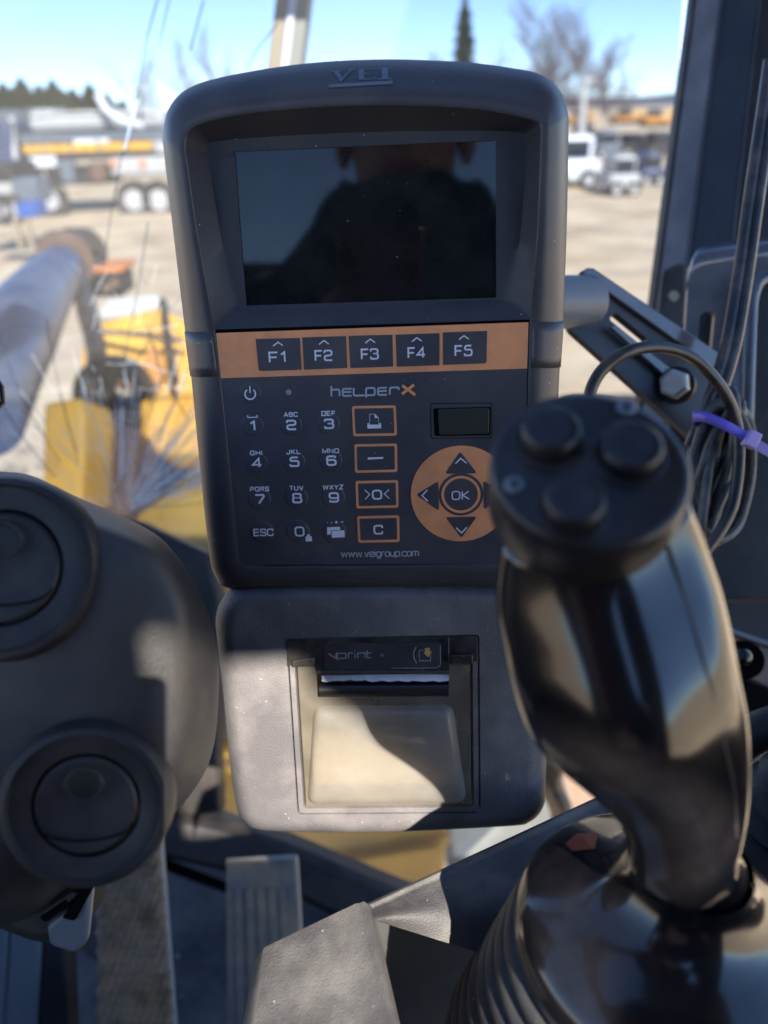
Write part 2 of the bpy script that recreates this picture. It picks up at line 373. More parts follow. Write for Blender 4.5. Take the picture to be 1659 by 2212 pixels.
# ---- trucks on the left
def wheel(t, c, r, wd, axis=V((0, 1, 0))):
    w_ = MB().lathe([(r * .55, -wd * .45), (r * .9, -wd / 2), (r, -wd * .3), (r, wd * .3), (r * .9, wd / 2), (r * .55, wd * .45)], c, axis, 24).build('wheel', M['tyre'], t)
    MB().lathe([(0.001, -wd * .40), (r * .2, -wd * .46), (r * .35, -wd * .30), (r * .56, -wd * .42)], c, axis, 20).build('rim', M['rim'], w_)
def U(px, d): return P(px, CY, d).x
D1 = GD(150, 468)
t = thing('tank_truck', G(180, 462), 'long pale tank truck with yellow stripe parked across the yard at left', 'truck')
b0 = G(180, 462)
def Tpt(px, py): return P(px, py, D1)
mb = MB(); c0, c1 = Tpt(45, 268), Tpt(345, 258)
c0 += V((0, 1.0, 0)); c1 += V((0, 1.0, 0))
mb.tube([c0, c0 + (c1 - c0) * .02, c1 - (c1 - c0) * .02, c1], [.25, .36, .36, .25], 20); mb.build('tank', M['pale'], t)
MB().pbox(40, 286, 420, 306, D1, 2.2).build('upper_body', M['galv'], t, bevel=.04)
MB().pbox(50, 309, 330, 328, D1 - .05, .1).build('stripe', M['yellow'], t)
MB().pbox(335, 306, 430, 330, D1, 2.2).build('rear_body', M['pale'], t, bevel=.04)
MB().pbox(160, 300, 235, 312, D1 - .1, .06).build('sign_panel', M['whitep'], t)
MB().pbox(60, 330, 330, 345, D1, 2.0).build('chassis', M['dark'], t)
MB().pbox(238, 338, 420, 380, D1 - .05, 1.8).build('side_tank', M['pale'], t, bevel=.1)
MB().pbox(66, 338, 120, 362, D1 - .1, .5).build('white_box', M['whitep'], t, bevel=.03)
MB().pbox(100, 360, 240, 400, D1 + .1, 1.4).build('undercarriage', M['dark'], t, bevel=.05)
MB().pbox(-10, 262, 34, 400, D1, 2.2).build('driver_cab', M['blued'], t, bevel=.1)
MB().pbox(-10, 275, 30, 320, D1 - .03, .05).build('cab_window', M['glassd'], t)
for x in (104, 288, 342, 398): wheel(t, Tpt(x, 432) + V((0, .2, 0)), .56 * D1 / 24, .3)
mb = MB(); mb.tube([Tpt(212, 206), Tpt(228, 236), Tpt(262, 262)], .14, 8); mb.tube([Tpt(262, 262), Tpt(310, 272)], .12, 8); mb.build('boom', M['whitep'], t)
MB().tube([Tpt(24, 255), Tpt(34, 345)], .09, 8).build('mirror_arm', M['pale'], t)
for x in (90, 150, 210, 270, 330): MB().pbox(x, 285, x + 4, 345, D1 - .12, .05).build('stanchion', M['galv'], t)
MB().tube([Tpt(60, 256), Tpt(140, 248), Tpt(340, 250)], .03, 6).build('handrail', M['dark'], t)
MB().pbox(130, 345, 160, 395, D1 - .1, .4).build('tool_box', M['galv'], t, bevel=.03)
MB().pbox(196, 350, 228, 392, D1 - .12, .4).build('battery_box', M['rust'], t, bevel=.03)
for x in (250, 310, 370): MB().lathe([(.02, 0), (.12, 0), (.12, .1)], Tpt(x, 352) + V((0, -.2, 0)), V((0, 1, 0)), 12).build('marker_lamp', M['orange'], t)
MB().tube([Tpt(306, 216), Tpt(300, 262)], .04, 6).build('mast', M['dark'], t)
# machine parked in front of it
D2 = GD(20, 560); D2 = min(D2, 15)
t = thing('flatbed_truck', G(40, 520), 'dark machine with blue box and pale posts half cut off by the left edge', 'truck')
MB().pbox(-60, 355, 30, 440, 18, 1.6).build('engine_body', M['dark'], t, bevel=.05)
MB().pbox(-40, 395, 25, 425, 17.9, .1).build('bumper', M['pale'], t, bevel=.02)
MB().pbox(34, 438, 78, 472, 16.5, .7).build('blue_box', M['bluep'], t, bevel=.04)
MB().pbox(28, 385, 80, 440, 17, .9).build('grey_crate', M['galv'], t, bevel=.04)
for x in (34, 58): MB().pbox(x, 470, x + 9, 540, 15.0, .12).build('post', M['tan'], t)
for x in (-6, 20): wheel(t, P(x, 455, 17) + V((0, .2, 0)), .33, .25)
t = thing('dump_truck', V((P(380, 300, 34).x, P(380, 300, 34).y, 0)), 'pale dump truck standing behind the rear of the tank truck', 'truck')
MB().slab([P(335, 262, 34), P(440, 256, 34), P(430, 292, 34), P(350, 296, 34)], FW * 2).build('tipper_body', M['pale'], t, bevel=.05)
MB().pbox(330, 294, 440, 304, 34, 2).build('chassis', M['dark'], t)
MB().pbox(425, 245, 470, 290, 34, 2).build('driver_cab', M['whitep'], t, bevel=.1)
for x in (345, 375, 430): wheel(t, P(x, 312, 34), .45, .3)
t = thing('light_tower', V((P(300, 250, 45).x, P(300, 250, 45).y, 0)), 'thin dark mast standing behind the tank truck', 'mast')
MB().tube([V((P(300, 250, 45).x, P(300, 250, 45).y, 0)), P(300, 190, 45)], .07, 8).build('shaft', M['dark'], t)
MB().pbox(290, 186, 312, 194, 45, .4).build('lamp_bar', M['pale'], t)
def van(x0, x1, ytop, ybase, label, paint, name='parked_van', cat_='van', grp='vehicles parked on the right of the yard', cabw=True):
    d = GD((x0 + x1) / 2, ybase); T = 2.0
    t = thing(name, G((x0 + x1) / 2, ybase), label, cat_, grp)
    h = ybase - ytop
    MB().pbox(x0, ytop + h * .45, x1, ybase - h * .14, d, T).build('body', M[paint], t, bevel=.12, seg=3)
    MB().pbox(x0 + (x1 - x0) * .18, ytop, x1 - (x1 - x0) * .1, ytop + h * .47, d + .1, T - .2).build('cabin', M[paint], t, bevel=.16, seg=3)
    MB().pbox(x0 + (x1 - x0) * .25, ytop + h * .1, x1 - (x1 - x0) * .2, ytop + h * .42, d + .07, .1).build('window', M['glassd'], t)
    r = h * .17 * d / FPX
    for q in (.22, .78): wheel(t, P(x0 + (x1 - x0) * q, ybase - h * .17, d) + V((0, .1, 0)), r, .25)
for (x0, x1, y0, y1, d, m, lab) in ((-30, 40, 238, 262, 46, 'galv', 'grey site container at the far left under the pines'), (48, 120, 236, 258, 50, 'pale', 'pale site container behind the tank of the tank truck'),
                                    (126, 190, 238, 258, 52, 'rust', 'rusty brown site container behind the tank truck'), (236, 300, 240, 262, 48, 'blued', 'dark blue site container behind the boom'), (395, 450, 236, 256, 52, 'olive', 'olive grey site container behind the dump truck')):
    t = thing('site_container', V((P((x0 + x1) / 2, y1, d).x, P(x0, y1, d).y, 0)), lab, 'container', 'containers behind the trucks on the left')
    MB().pbox(x0, y0, x1, y1 + 30, d, 2.4).build('box_body', M[m], t, bevel=.05)
    for k in range(1, 5): MB().pbox(x0 + (x1 - x0) * k / 5, y0 + 2, x0 + (x1 - x0) * k / 5 + 1.5, y1 + 28, d - .05, .06).build('rib', M['dark'], t)
van(-40, 60, 330, 470, 'dark pickup cut off by the left edge below the tank truck', 'blued', 'parked_pickup', 'pickup', 'vehicles parked on the left of the yard')
van(350, 460, 300, 372, 'grey van behind the rear wheels of the tank truck', 'galv', 'parked_van', 'van', 'vehicles parked on the left of the yard')
# ---- vehicles on the right
van(1180, 1298, 292, 408, 'white van nearest the right side of the terminal', 'whitep')
van(1318, 1385, 335, 425, 'small white pickup right of the white van', 'pale', 'parked_pickup', 'pickup')
van(1385, 1440, 330, 402, 'dark car beside the cab pillar', 'blued', 'parked_car', 'car')
van(1290, 1345, 282, 345, 'grey car behind the white van', 'galv', 'parked_car', 'car')
van(1345, 1400, 288, 335, 'dark brown car farther back in the yard', 'dark', 'parked_car', 'car')
van(1400, 1465, 285, 340, 'dark car farthest right behind the cab pillar edge', 'dark', 'parked_car', 'car')
van(1240, 1288, 268, 305, 'distant dark car left of the pale pole', 'dark', 'parked_car', 'car')
def machine(x0, x1, yt, yb, d, label):
    t = thing('yellow_machine', V((P((x0 + x1) / 2, yb, d).x, P(x0, yb, d).y, 0)), label, 'construction machine', 'distant yellow machines')
    MB().pbox(x0, (yt + yb) / 2 - 2, x1, yb - 4, d, 2.4).build('body', M['yellow_d'], t, bevel=.1)
    MB().pbox(x0 + (x1 - x0) * .3, yt, x0 + (x1 - x0) * .65, (yt + yb) / 2 - 1, d, 2).build('cab', M['glassd'], t, bevel=.05)
    MB().tube([P(x0 + (x1 - x0) * .7, yb - 10, d), P(x1, yt, d), P(x1 + 8, yb - 8, d)], .22, 6).build('boom', M['yellow'], t)
    MB().pbox(x0, yb - 5, x1, yb + 2, d, 2.2).build('tracks', M['dark'], t)
machine(1225, 1275, 240, 268, 85, 'orange yellow machine at the terminal side of the far row')
machine(1330, 1385, 236, 266, 80, 'orange yellow machine in the middle of the far row')
machine(1395, 1450, 234, 272, 70, 'brightest yellow machine at the right end of the far row')
t = thing('light_pole', V((P(1251, 330, 34).x, P(1251, 330, 34).y, 0)), 'tall pale pole standing behind the white van', 'pole')
q = V((P(1251, 330, 34).x, P(1251, 330, 34).y, 0)); zt = P(1251, 175, 34).z
MB().tube([q, V((q.x, q.y, zt))], [.17, .12], 10).build('shaft', M['pale'], t)
MB().box(V((q.x + .1, q.y - .1, zt)), (.5, .3, .12)).build('lamp_head', M['pale'], t)
# rocks at lower left
for i in range(26):
    c = G(random.uniform(-40, 100), random.uniform(960, 1100), .02); r = random.uniform(.02, .06)
    bm = bmesh.new(); bmesh.ops.create_icosphere(bm, subdivisions=2, radius=r)
    m_ = MB(); m_.add([c + v.co * (1 + .35 * noise.noise(v.co * 40 + V((i, 0, 0)))) for v in bm.verts], [tuple(v.index for v in f.verts) for f in bm.faces]); bm.free()
    tag(m_.build('rock', M['stone']), 'brown stone lying on the soil under the lift cylinder', 'stone', 'stones on the soil at far left')

# ================================================================ THE LOADER IN FRONT OF THE CAB
t = thing('loader_front', V((-.9, 3.0, 0)), 'yellow front frame of the wheel loader with blue grey lift cylinder seen through the windshield', 'wheel loader')
LF = t
def poly(px, d, T, m, name, par, bevel=.01, dd=None, smooth=True, label=None, r=0):
    pts = [P(x, y, (d if dd is None else dd[i])) for i, (x, y) in enumerate(px)]
    return MB().slab(pts, FW * T).build(name, m, par, bevel=bevel, seg=3, smooth=smooth, label=label)
poly([(300, 860), (470, 850), (560, 900), (560, 1010), (380, 1010), (300, 960)], 2.9, .3, M['yellow'], 'rear_body_plate', LF, .03)
# lift cylinder
o = MB().tube(cat([P(-60, 900, 2.1), P(10, 760, 2.45), P(70, 660, 2.8), P(128, 585, 3.2), P(140, 570, 3.3)], 5),
          [.135] * 8 + [.13, .125, .12, .115, .11, .105, .10, .095, .09, .088, .085, .08, .075], 28)
o.build('lift_cylinder', M['blueg'], LF)
for (x, y, d, r) in ((93, 622, 3.0, .105), (50, 690, 2.72, .122)):
    ax = (P(128, 585, 3.2) - P(10, 760, 2.45)).normalized()
    MB().lathe([(r * .95, -.05), (r, -.035), (r, .035), (r * .95, .05)], P(x, y, d), ax, 28).build('cylinder_collar', M['blued'], LF)
MB().tube([P(140, 565, 3.3), P(128, 545, 3.6), P(118, 535, 3.8)], [.12, .10, .07], 20).build('cylinder_gland', M['rust'], LF)
MB().lathe([(.03, -.10), (.115, -.10), (.14, -.06), (.14, .06), (.115, .10), (.03, .10)], P(172, 548, 4.4), V((.9, -.4, 0)), 28).build('tyre', M['tyre'], LF)
MB().lathe([(.01, -.12), (.05, -.12), (.07, -.08)], P(172, 548, 4.4), V((.9, -.4, 0)), 20).build('hub', M['yellow_d'], LF)
MB().pbox(200, 578, 264, 592, 3.6, .25).build('orange_cover', mat('orange_cover', (.70, .25, .06), .5), LF, bevel=.01)
MB().pbox(190, 593, 262, 645, 3.62, .22).build('valve_block', M['dark'], LF, bevel=.01)
for x, y in ((232, 622), (248, 612)): MB().tube([P(x, y, 3.6), P(x, y, 3.55)], .018, 12).build('fitting', M['rust'], LF)
poly([(170, 770), (185, 705), (235, 690), (345, 660), (380, 680), (440, 720), (500, 800), (500, 900), (350, 890), (290, 880), (280, 820), (240, 800), (200, 812), (172, 805)], 3.2, .5, M['yellow'], 'side_frame', LF, .03)
poly([(205, 672), (230, 640), (340, 632), (352, 668), (300, 684), (215, 695)], 3.25, .4, M['pale'], 'top_plate', LF, .02)
poly([(308, 780), (330, 738), (352, 800), (340, 830), (312, 832)], 3.12, .04, M['yellow_d'], 'gusset', LF, .005)
MB().tube([P(218, 716, 3.1), P(300, 722, 3.05), P(395, 735, 3.1)], .012, 8).build('hydraulic_line', M['dark'], LF)
MB().tube(cat([P(170, 560, 3.4), P(180, 660, 3.1), P(205, 760, 2.9), P(195, 880, 2.7), P(200, 960, 2.6)], 5), .032, 10).build('hose', M['cable'], LF)
MB().tube(cat([P(190, 640, 3.2), P(215, 740, 2.95), P(225, 830, 2.9), P(215, 920, 2.7)], 5), .022, 10).build('hose', M['cable'], LF)
MB().tube(cat([P(352, 650, 3.1), P(365, 740, 3.0), P(380, 830, 3.0)], 5), .015, 8).build('hose', M['cable'], LF)
MB().lathe([(.03, -.10), (.12, -.09), (.14, -.04), (.14, .06)], P(250, 850, 2.9), V((0, -1, .1)), 24).build('pin_boss', M['dark'], LF)
poly([(94, 870), (175, 858), (186, 900), (182, 1010), (176, 1100), (140, 1100), (90, 1080), (92, 960)], 2.3, .25, M['yellow'], 'lift_arm', LF, .015)
poly([(150, 1100), (180, 940), (230, 900), (290, 940), (300, 1080), (270, 1130)], 2.6, .3, M['rust'], 'axle_housing', LF, .05)
mb = MB()
R1 = []
for px, py, d in ((270, 1170, 1.75), (300, 1115, 1.78), (345, 1082, 1.8), (400, 1062, 1.82), (470, 1052, 1.84), (560, 1060, 1.84)): R1.append(P(px, py, d))
R2 = [p + V((-.05, -.22, -.10)) for p in R1]; R3 = [p + V((-.05, -.30, -.38)) for p in R1]; R0_ = [p + V((0, .5, -.12)) for p in R1]
mb.loft([cat(R0_, 5), cat(R1, 5), cat(R2, 5), cat(R3, 5)], closed=False); mb.build('fender', M['yellow'], LF, solid=.01)
poly([(455, 1600), (960, 1600), (966, 1795), (958, 1890), (870, 1960), (700, 1980), (455, 1900)], 1.45, .06, M['yellow'], 'deck_plate', LF, .006)
poly([(700, 1870), (940, 1830), (962, 1800), (975, 1812), (930, 1900), (860, 1935)], 1.42, .02, M['yellow'], 'deck_lip', LF, .004)
poly([(968, 1560), (1300, 1560), (1300, 1900), (968, 1900)], 1.9, .1, mat('grey_step', (.11, .12, .12), .7, col2=(.07, .075, .07), nscale=6), 'step_plate', LF, .01)
poly([(1196, 1640), (1215, 1630), (1300, 1700), (1300, 1790), (1238, 1790)], 1.3, .05, M['brownp'], 'side_step', LF, .01)
MB().tube(cat([P(1170, 1560, 1.2), P(1205, 1620, 1.2), P(1190, 1690, 1.2), P(1215, 1760, 1.2), P(1200, 1850, 1.2)], 5), .018, 10).build('hose', M['cable'], LF)
MB().tube([P(1180, 1610, 1.25), P(1215, 1720, 1.25), P(1240, 1800, 1.25)], .012, 8).build('steel_link', M['steel'], LF)
for sx in (-1, 1):
    wheel(LF, V((sx * 1.25 - .9 + .9, 3.9, .75)), .75, .6, V((sx * -1, 0, 0)))
MB().box((0, 3.4, .9), (1.0, 2.6, .5)).build('front_axle_frame', M['dark'], LF, bevel=.03)

# ================================================================ THE CAB
# windshield with its cracks
GL = thing('windshield', P(500, 1700, 1.05), 'cracked dusty windshield of the cab with a burst of cracks at lower left', 'windshield')
def gp(px, py, k=0.0):                   # point on the glass plane (upright, leaning slightly)
    dr = FW + RT * ((px - CX) / FPX) - UP * ((py - CY) / FPX)
    n = V((0, -1, .12)).normalized(); o = CAM + V((0, .98 - k, 0))
    return CAM + dr * ((o - CAM).dot(n) / dr.dot(n))
mb = MB(); mb.add([gp(-500, -700), gp(1530, -700), gp(1360, 1500), gp(860, 1990), gp(-500, 1600)], [(0, 1, 2, 3, 4)])
mb.build('pane', M['glass'], GL, smooth=False)
def sliver(mb, pts, w0):
    for i in range(len(pts) - 1):
        a, b = pts[i], pts[i + 1]; t_ = (b - a).normalized(); s = t_.cross(V((0, -1, .12)).normalized()) * w0 * random.uniform(.6, 1.2)
        mb.add([a - s, a + s, b + s * .8, b - s * .8], [(0, 1, 2, 3)])
lite = MB(); drk = MB()
hub = (268, 1112)
rc = random.Random(5)
for i in range(270):
    an = R_(rc.choice([rc.uniform(18, 72), rc.uniform(18, 72), rc.uniform(10, 95), rc.uniform(80, 170)])); L = rc.uniform(25, 170); s0 = rc.uniform(5, 200)
    if rc.random() < .12: L *= 2.2
    pts = []; x, y = hub[0] + math.cos(an) * s0, hub[1] - math.sin(an) * s0; a2 = an + rc.uniform(-.12, .12)
    for k in range(6):
        pts.append((x, y)); a2 += rc.uniform(-.07, .07); x += math.cos(a2) * L / 5; y -= math.sin(a2) * L / 5
    sliver(lite if rc.random() < .75 else drk, [gp(x, y, .004) for x, y in pts], rc.choice([.0003, .0004, .0005, .0008]))
for i in range(50):
    x, y = rc.uniform(170, 430), rc.uniform(560, 1080); a2 = rc.uniform(0, 3.14); L = rc.uniform(15, 120); pts = []
    for k in range(6):
        pts.append((x, y)); a2 += rc.uniform(-.2, .2); x += math.cos(a2) * L / 5; y -= math.sin(a2) * L / 5
    sliver(lite if rc.random() < .55 else drk, [gp(x, y, .004) for x, y in pts], rc.choice([.00025, .0004]))
for i in range(22):
    an = R_(rc.uniform(20, 70)); s0 = rc.uniform(20, 230); q = gp(hub[0] + math.cos(an) * s0, hub[1] - math.sin(an) * s0, .005)
    lite.lathe([(.0002, 0), (rc.uniform(.0012, .0024), .0001)], q, V((0, -1, .12)), 10)  # glints drawn as small bright discs among the cracks
for pts in ([(-20, 815), (60, 800), (140, 790), (230, 785), (330, 790), (420, 800)], [(-20, 715), (60, 705), (130, 708), (210, 715), (280, 720), (390, 700)],
            [(-20, 880), (60, 862), (140, 850), (250, 860), (400, 905)], [(0, 835), (90, 822), (180, 828), (300, 840), (410, 838)]):
    for k in range(len(pts) - 1):
        x0, y0 = pts[k]; x1, y1 = pts[k + 1]; q = [(x0 + (x1 - x0) * j / 4 + rc.uniform(-2, 2), y0 + (y1 - y0) * j / 4 + rc.uniform(-3, 3)) for j in range(5)]; q = [q[0]] + [(x + rc.uniform(-3, 3), y + rc.uniform(-4, 4)) for x, y in q[1:-1]] + [q[-1]]
        if rc.random() < .8: sliver(lite if rc.random() < .6 else drk, [gp(x, y, .004) for x, y in q], .00035)
for pts in ([(345, -20), (318, 80), (300, 190), (285, 270), (262, 340), (240, 460), (222, 580)], [(370, -20), (345, 90)], [(600, 50), (560, 100), (530, 150)], [(440, 0), (410, 110)],
            [(320, 480), (295, 640), (270, 760), (262, 860)], [(350, 640), (325, 720), (290, 800), (280, 900)], [(400, 770), (330, 730), (290, 780), (250, 880)], [(405, 905), (345, 800), (318, 700)],
            [(0, 870), (60, 960), (120, 1030)], [(-10, 700), (30, 820), (70, 900), (130, 1000)], [(100, 690), (112, 760), (130, 850), (170, 1000)]):
    sliver(drk, [gp(x, y, .004) for x, y in pts], .0011)
for k in range(4): sliver(lite, [gp(300 - k * 2, 215 + k, .005), gp(283, 268, .005), gp(268, 325, .005)], .0012)
lite.build('crack_and_glint_pattern', M['crack'], GL, smooth=False); drk.build('dark_crack_pattern', M['crackd'], GL, smooth=False)  # bright cracks with drawn glints, then the dark cracks
# pale post beyond the glass
t = thing('metal_post', P(600, 1000, 1.5), 'pale tan and white metal post rising behind the terminal', 'post')
def strip(x0, x1, X0, X1, d, T, m, name):
    MB().slab([P(x0, -60, d), P(x1, -60, d), P(X1, 700, d), P(X0, 700, d)], FW * T).build(name, m, t, bevel=.003)
strip(602, 631, 508, 540, 1.35, .05, M['tan'], 'tan_face'); strip(630, 646, 540, 556, 1.342, .05, M['whitep'], 'white_edge'); strip(645, 674, 556, 586, 1.35, .05, M['olive'], 'olive_face')

# cab front frame below the windshield
t = thing('cab_front_wall', P(600, 1900, .95), 'black lower front wall of the cab between column and printer', 'cab wall')
poly([(100, 1090), (300, 1128), (455, 1200), (480, 1300), (472, 1640), (478, 1772), (360, 1770), (250, 1700), (100, 1500)], .98, .04, M['frame'], 'kick_panel', t, .01)
MB().slab([P(300, 1745, .98), P(478, 1778, .98), P(620, 1826, .98), P(870, 1930, .98), P(1200, 2060, .98), P(1200, 2200, .95), P(860, 2060, .95), P(560, 1905, .95), P(300, 1850, .95)], FW * .05).build('bottom_rail', M['frame'], t, bevel=.01)
# floor
fz = CAM.z - .93
fr_ = [G(px, py, fz) for px, py in ((-250, 1790), (300, 1800), (560, 1872), (860, 2005), (1200, 2140), (1500, 2200))]
fr_ = [V((-.87, -.8, fz)), V((-.87, fr_[0].y, fz))] + fr_[1:] + [V((.87, fr_[-1].y, fz)), V((.87, -.8, fz))]
mb = MB(); mb.slab(fr_, V((0, 0, -.04))); struct(mb.build('floor', M['mat'], smooth=False))
t = MB().slab([P(350, 1850, 1.01), P(490, 1905, 1.01), P(495, 1925, 1.01), P(352, 1872, 1.01)], UP * -.01 + FW * .01)
tag(t.build('floor_seam', M['gap']), 'dark diagonal slot in the floor mat between the pedals', 'floor slot')
# pedals
def pedal(c4, d4, label, m, tread):
    pts = [P(x, y, d) for (x, y), d in zip(c4, d4)]
    n = (pts[1] - pts[0]).cross(pts[3] - pts[0]).normalized()
    if n.dot(CAM - pts[0]) < 0: n = -n
    t = thing('foot_pedal', pts[3], label, 'pedal', 'foot pedals on the cab floor')
    MB().slab(pts, -n * .012).build('pedal_plate', M['edge'], t, bevel=.001)
    ins = [pts[0].lerp(pts[2], .012), pts[1].lerp(pts[3], .03), pts[2].lerp(pts[0], .012), pts[3].lerp(pts[1], .012)]
    ins = [p + n * .0 for p in ins]
    MB().slab([p + n * .004 for p in ins], -n * .0035).build('rubber_pad', m, t, bevel=.001)
    mb = MB()
    a, b, c, d = ins
    if tread == 'diamond':
        for i in range(30):
            for j in range(9):
                u = (j + .5 + (i % 2) * .5) / 9.5; v_ = (i + .5) / 30
                if u > .97: continue
                p = a.lerp(b, u).lerp(d.lerp(c, u), v_) + n * .004
                X = (b - a).normalized(); Y = (d - a).normalized()
                e = X * .0048 - Y * .0065; g = X * .0018 + Y * .0012
                mb.add([p - e - g, p - e + g, p + e + g, p + e - g, p - e * .6 + n * .0025, p + e * .6 + n * .0025], [(0, 1, 4), (2, 3, 5), (1, 2, 5, 4), (3, 0, 4, 5)])
    else:
        for j in range(5):
            u = .18 + .64 * j / 4
            p0 = a.lerp(b, u).lerp(d.lerp(c, u), .16); p1 = a.lerp(b, u).lerp(d.lerp(c, u), .9); X = (b - a).normalized() * .0035
            mb.slab([p0 + X + n * .003, p0 - X + n * .003, p1 - X + n * .003, p1 + X + n * .003], n * .0035)
    mb.build('tread', m, t)
pedal([(210, 1690), (338, 1690), (384, 2300), (212, 2300)], [.80, .80, .70, .70], 'left pedal with a diamond tread and worn bright right edge', M['pedal'], 'diamond')
pedal([(488, 1855), (641, 1845), (668, 2300), (492, 2300)], [.82, .82, .72, .72], 'right pedal with grooved grey brown rubber standing under the printer', M['pedalw'], 'ribs')
t = thing('pedal_bracket', P(190, 2100, .88), 'pale grey steel bar standing behind the diamond tread pedal', 'bracket')
poly([(168, 1830), (182, 1830), (184, 2060), (150, 2040)], .84, .01, M['tan'], 'tan_strip', t, .001)
poly([(183, 1800), (212, 1800), (212, 2080), (184, 2062)], .83, .02, M['galv'], 'grey_bar', t, .001)
t = thing('floor_beam', P(60, 2240, .7), 'blue grey beams running down at the lower left corner', 'beam')
for a_, b_, c2, d2, m in ((-40, 18, -60, 5, 'galv'), (22, 92, 2, 74, 'galv'), (98, 138, 78, 150, 'blueg')):
    poly([(a_, 1990), (b_, 2000), (d2, 2300), (c2, 2300)], .74, .03, M[m] if m != 'blueg' else M['panel'], 'rail', t, .004)

# right side pillar
t = thing('cab_pillar', P(1450, 1300, .7), 'dark grey cab pillar leaning at the right edge of the windshield', 'pillar')
def pil(x0t, x1t, x0b, x1b, d0, d1, T, m, name, yb=1300):
    MB().slab([P(x0t, -120, d0), P(x1t, -120, d1), P(x1b, yb, d1), P(x0b, yb, d0)], FW * T).build(name, M[m], t, bevel=.004, seg=3)
k = (1300 + 120) * .1340
pil(1512, 1524, 1512 + 5 - k, 1524 + 5 - k, .745, .745, .02, 'rubber', 'seal')
pil(1523, 1578, 1523 + 5 - k, 1580 - k, .74, .72, .03, 'pillar', 'grey_face')
pil(1577, 1660, 1579 - k, 1690 - k, .715, .70, .06, 'pillar_gl', 'gloss_face')
pil(1640, 1800, 1600 - k * .6, 1850, .745, .74, .05, 'panel', 'inner_face')
# lug with a hole
lug = rpoly([(1432, 585), (1482, 560), (1478, 700), (1420, 705)], 18)
MB().slab([P(x, y, .69) for x, y in lug], FW * .004).build('lug', M['arm'], t, bevel=.001)
MB().tube([P(1455, 640, .689), P(1455, 640, .6885)], .0048, 16).build('lug_hole', M['olive'], t)
# dark side panel
t = thing('side_panel', P(1640, 1500, .8), 'large dark blue black side panel of the cab below the bracket', 'panel')
poly([(1480, 1180), (1500, 900), (1560, 560), (1900, 500), (1900, 1500), (1570, 1375), (1500, 1330)], .78, .02, M['panel'], 'sheet', t, .004)
poly([(1560, 1362), (1590, 1372), (1900, 1480), (1900, 1900), (1560, 1760)], .62, .02, M['brownp'], 'brown_sheet', t, .003)
poly([(1572, 1355), (1900, 1468), (1900, 1480), (1572, 1366)], .615, .01, M['galv'], 'sheet_edge', t, .001)
MB().tube([P(1606, 1425, .60), P(1606, 1425, .56)], .014, 20).build('socket', M['gap'], t)
bm = bmesh.new(); bmesh.ops.create_uvsphere(bm, u_segments=20, v_segments=12, radius=.0068); c = P(1604, 1420, .553)
MB().add([c + v.co for v in bm.verts], [tuple(v.index for v in f.verts) for f in bm.faces]).build('ball_stud', M['gloss'], t); bm.free()
poly([(1610, 1470), (1700, 1500), (1700, 1640), (1640, 1600), (1600, 1540)], .56, .05, M['gap'], 'recess', t, .002)
for y in (1478, 1535): poly([(1598, y), (1640, y + 18), (1634, y + 48), (1594, y + 30)], .575, .02, M['brownp'], 'terminal_block', t, .002)
# mounting arm with bolt
t = thing('mounting_arm', P(1500, 850, .55), 'black slotted steel arm with a grey tube holding the terminal', 'bracket')
MB().tube([P(1120, 655, .47), P(1272, 651, .505)], .0165, 32).build('grey_tube', M['tube'], t)
def ringed(outer, holes, d, T, m, name):
    cu = bpy.data.curves.new('tmp', 'CURVE'); cu.dimensions = '2D'; cu.fill_mode = 'BOTH'; cu.extrude = T / 2
    for poly_ in [outer] + holes:
        sp = cu.splines.new('POLY'); sp.points.add(len(poly_) - 1); sp.use_cyclic_u = True
        for i, q in enumerate(poly_): sp.points[i].co = (q[0], -q[1], 0, 1)
    ob = bpy.data.objects.new('tmp', cu); COL.objects.link(ob); dg = bpy.context.evaluated_depsgraph_get(); me = ob.evaluated_get(dg).to_mesh()
    mb = MB(); dd = d if callable(d) else (lambda x, y: d)
    vs = [P(v.co.x, -v.co.y, dd(v.co.x, -v.co.y)) + FW * (T / 2 - v.co.z) for v in me.vertices]
    mb.add(vs, [tuple(p.vertices) for p in me.polygons]); ob.evaluated_get(dg).to_mesh_clear(); bpy.data.objects.remove(ob)
    return mb
outer = rpoly([(1252, 588), (1272, 578), (1590, 792), (1560, 900), (1510, 960), (1225, 705)], [8, 8, 20, 30, 14, 30])
h1 = rpoly([(1316, 690), (1326, 672), (1399, 732), (1390, 750)], 8)
h2 = rpoly([(1270, 704), (1284, 706), (1395, 800), (1385, 812)], 3)
h3 = rpoly([(1385, 745), (1400, 752), (1430, 775), (1425, 790)], 4)
dm = lambda x, y: .50 + (x - 1252) * .00010
ringed(outer, [h1], dm, .010, None, None).build('arm_plate', M['arm'], t, bevel=.0012)
ed = [P(x, y, dm(x, y) - .001) for x, y in ((1262, 584), (1272, 579), (1590, 792))]
MB().slab([P(1258, 592, .496), P(1266, 578, .496), P(1282, 578, .496), P(1592, 788, .529), P(1580, 822, .529)], FW * .004).build('arm_top_flange', M['brk'], t, bevel=.001)
MB().slab([P(1316, 706, .4985), P(1330, 700, .4985), P(1450, 796, .512), P(1440, 816, .512)], FW * .004).build('arm_rib', M['brk'], t, bevel=.001)
MB().slab([P(1290, 690, .512), P(1400, 780, .52), P(1430, 850, .52), P(1250, 712, .512)], FW * .02).build('arm_lower_web', M['arm'], t, bevel=.001)
ax = (CAM - P(1455, 830, .52)).normalized(); ax = (ax * 1 + RT * -.25 + UP * .1).normalized()
MB().lathe([(.0005, .0025), (.0118, .0025), (.0122, .0018), (.0122, -.004)], P(1462, 832, .518), ax, 32).build('washer', M['arm'], t)
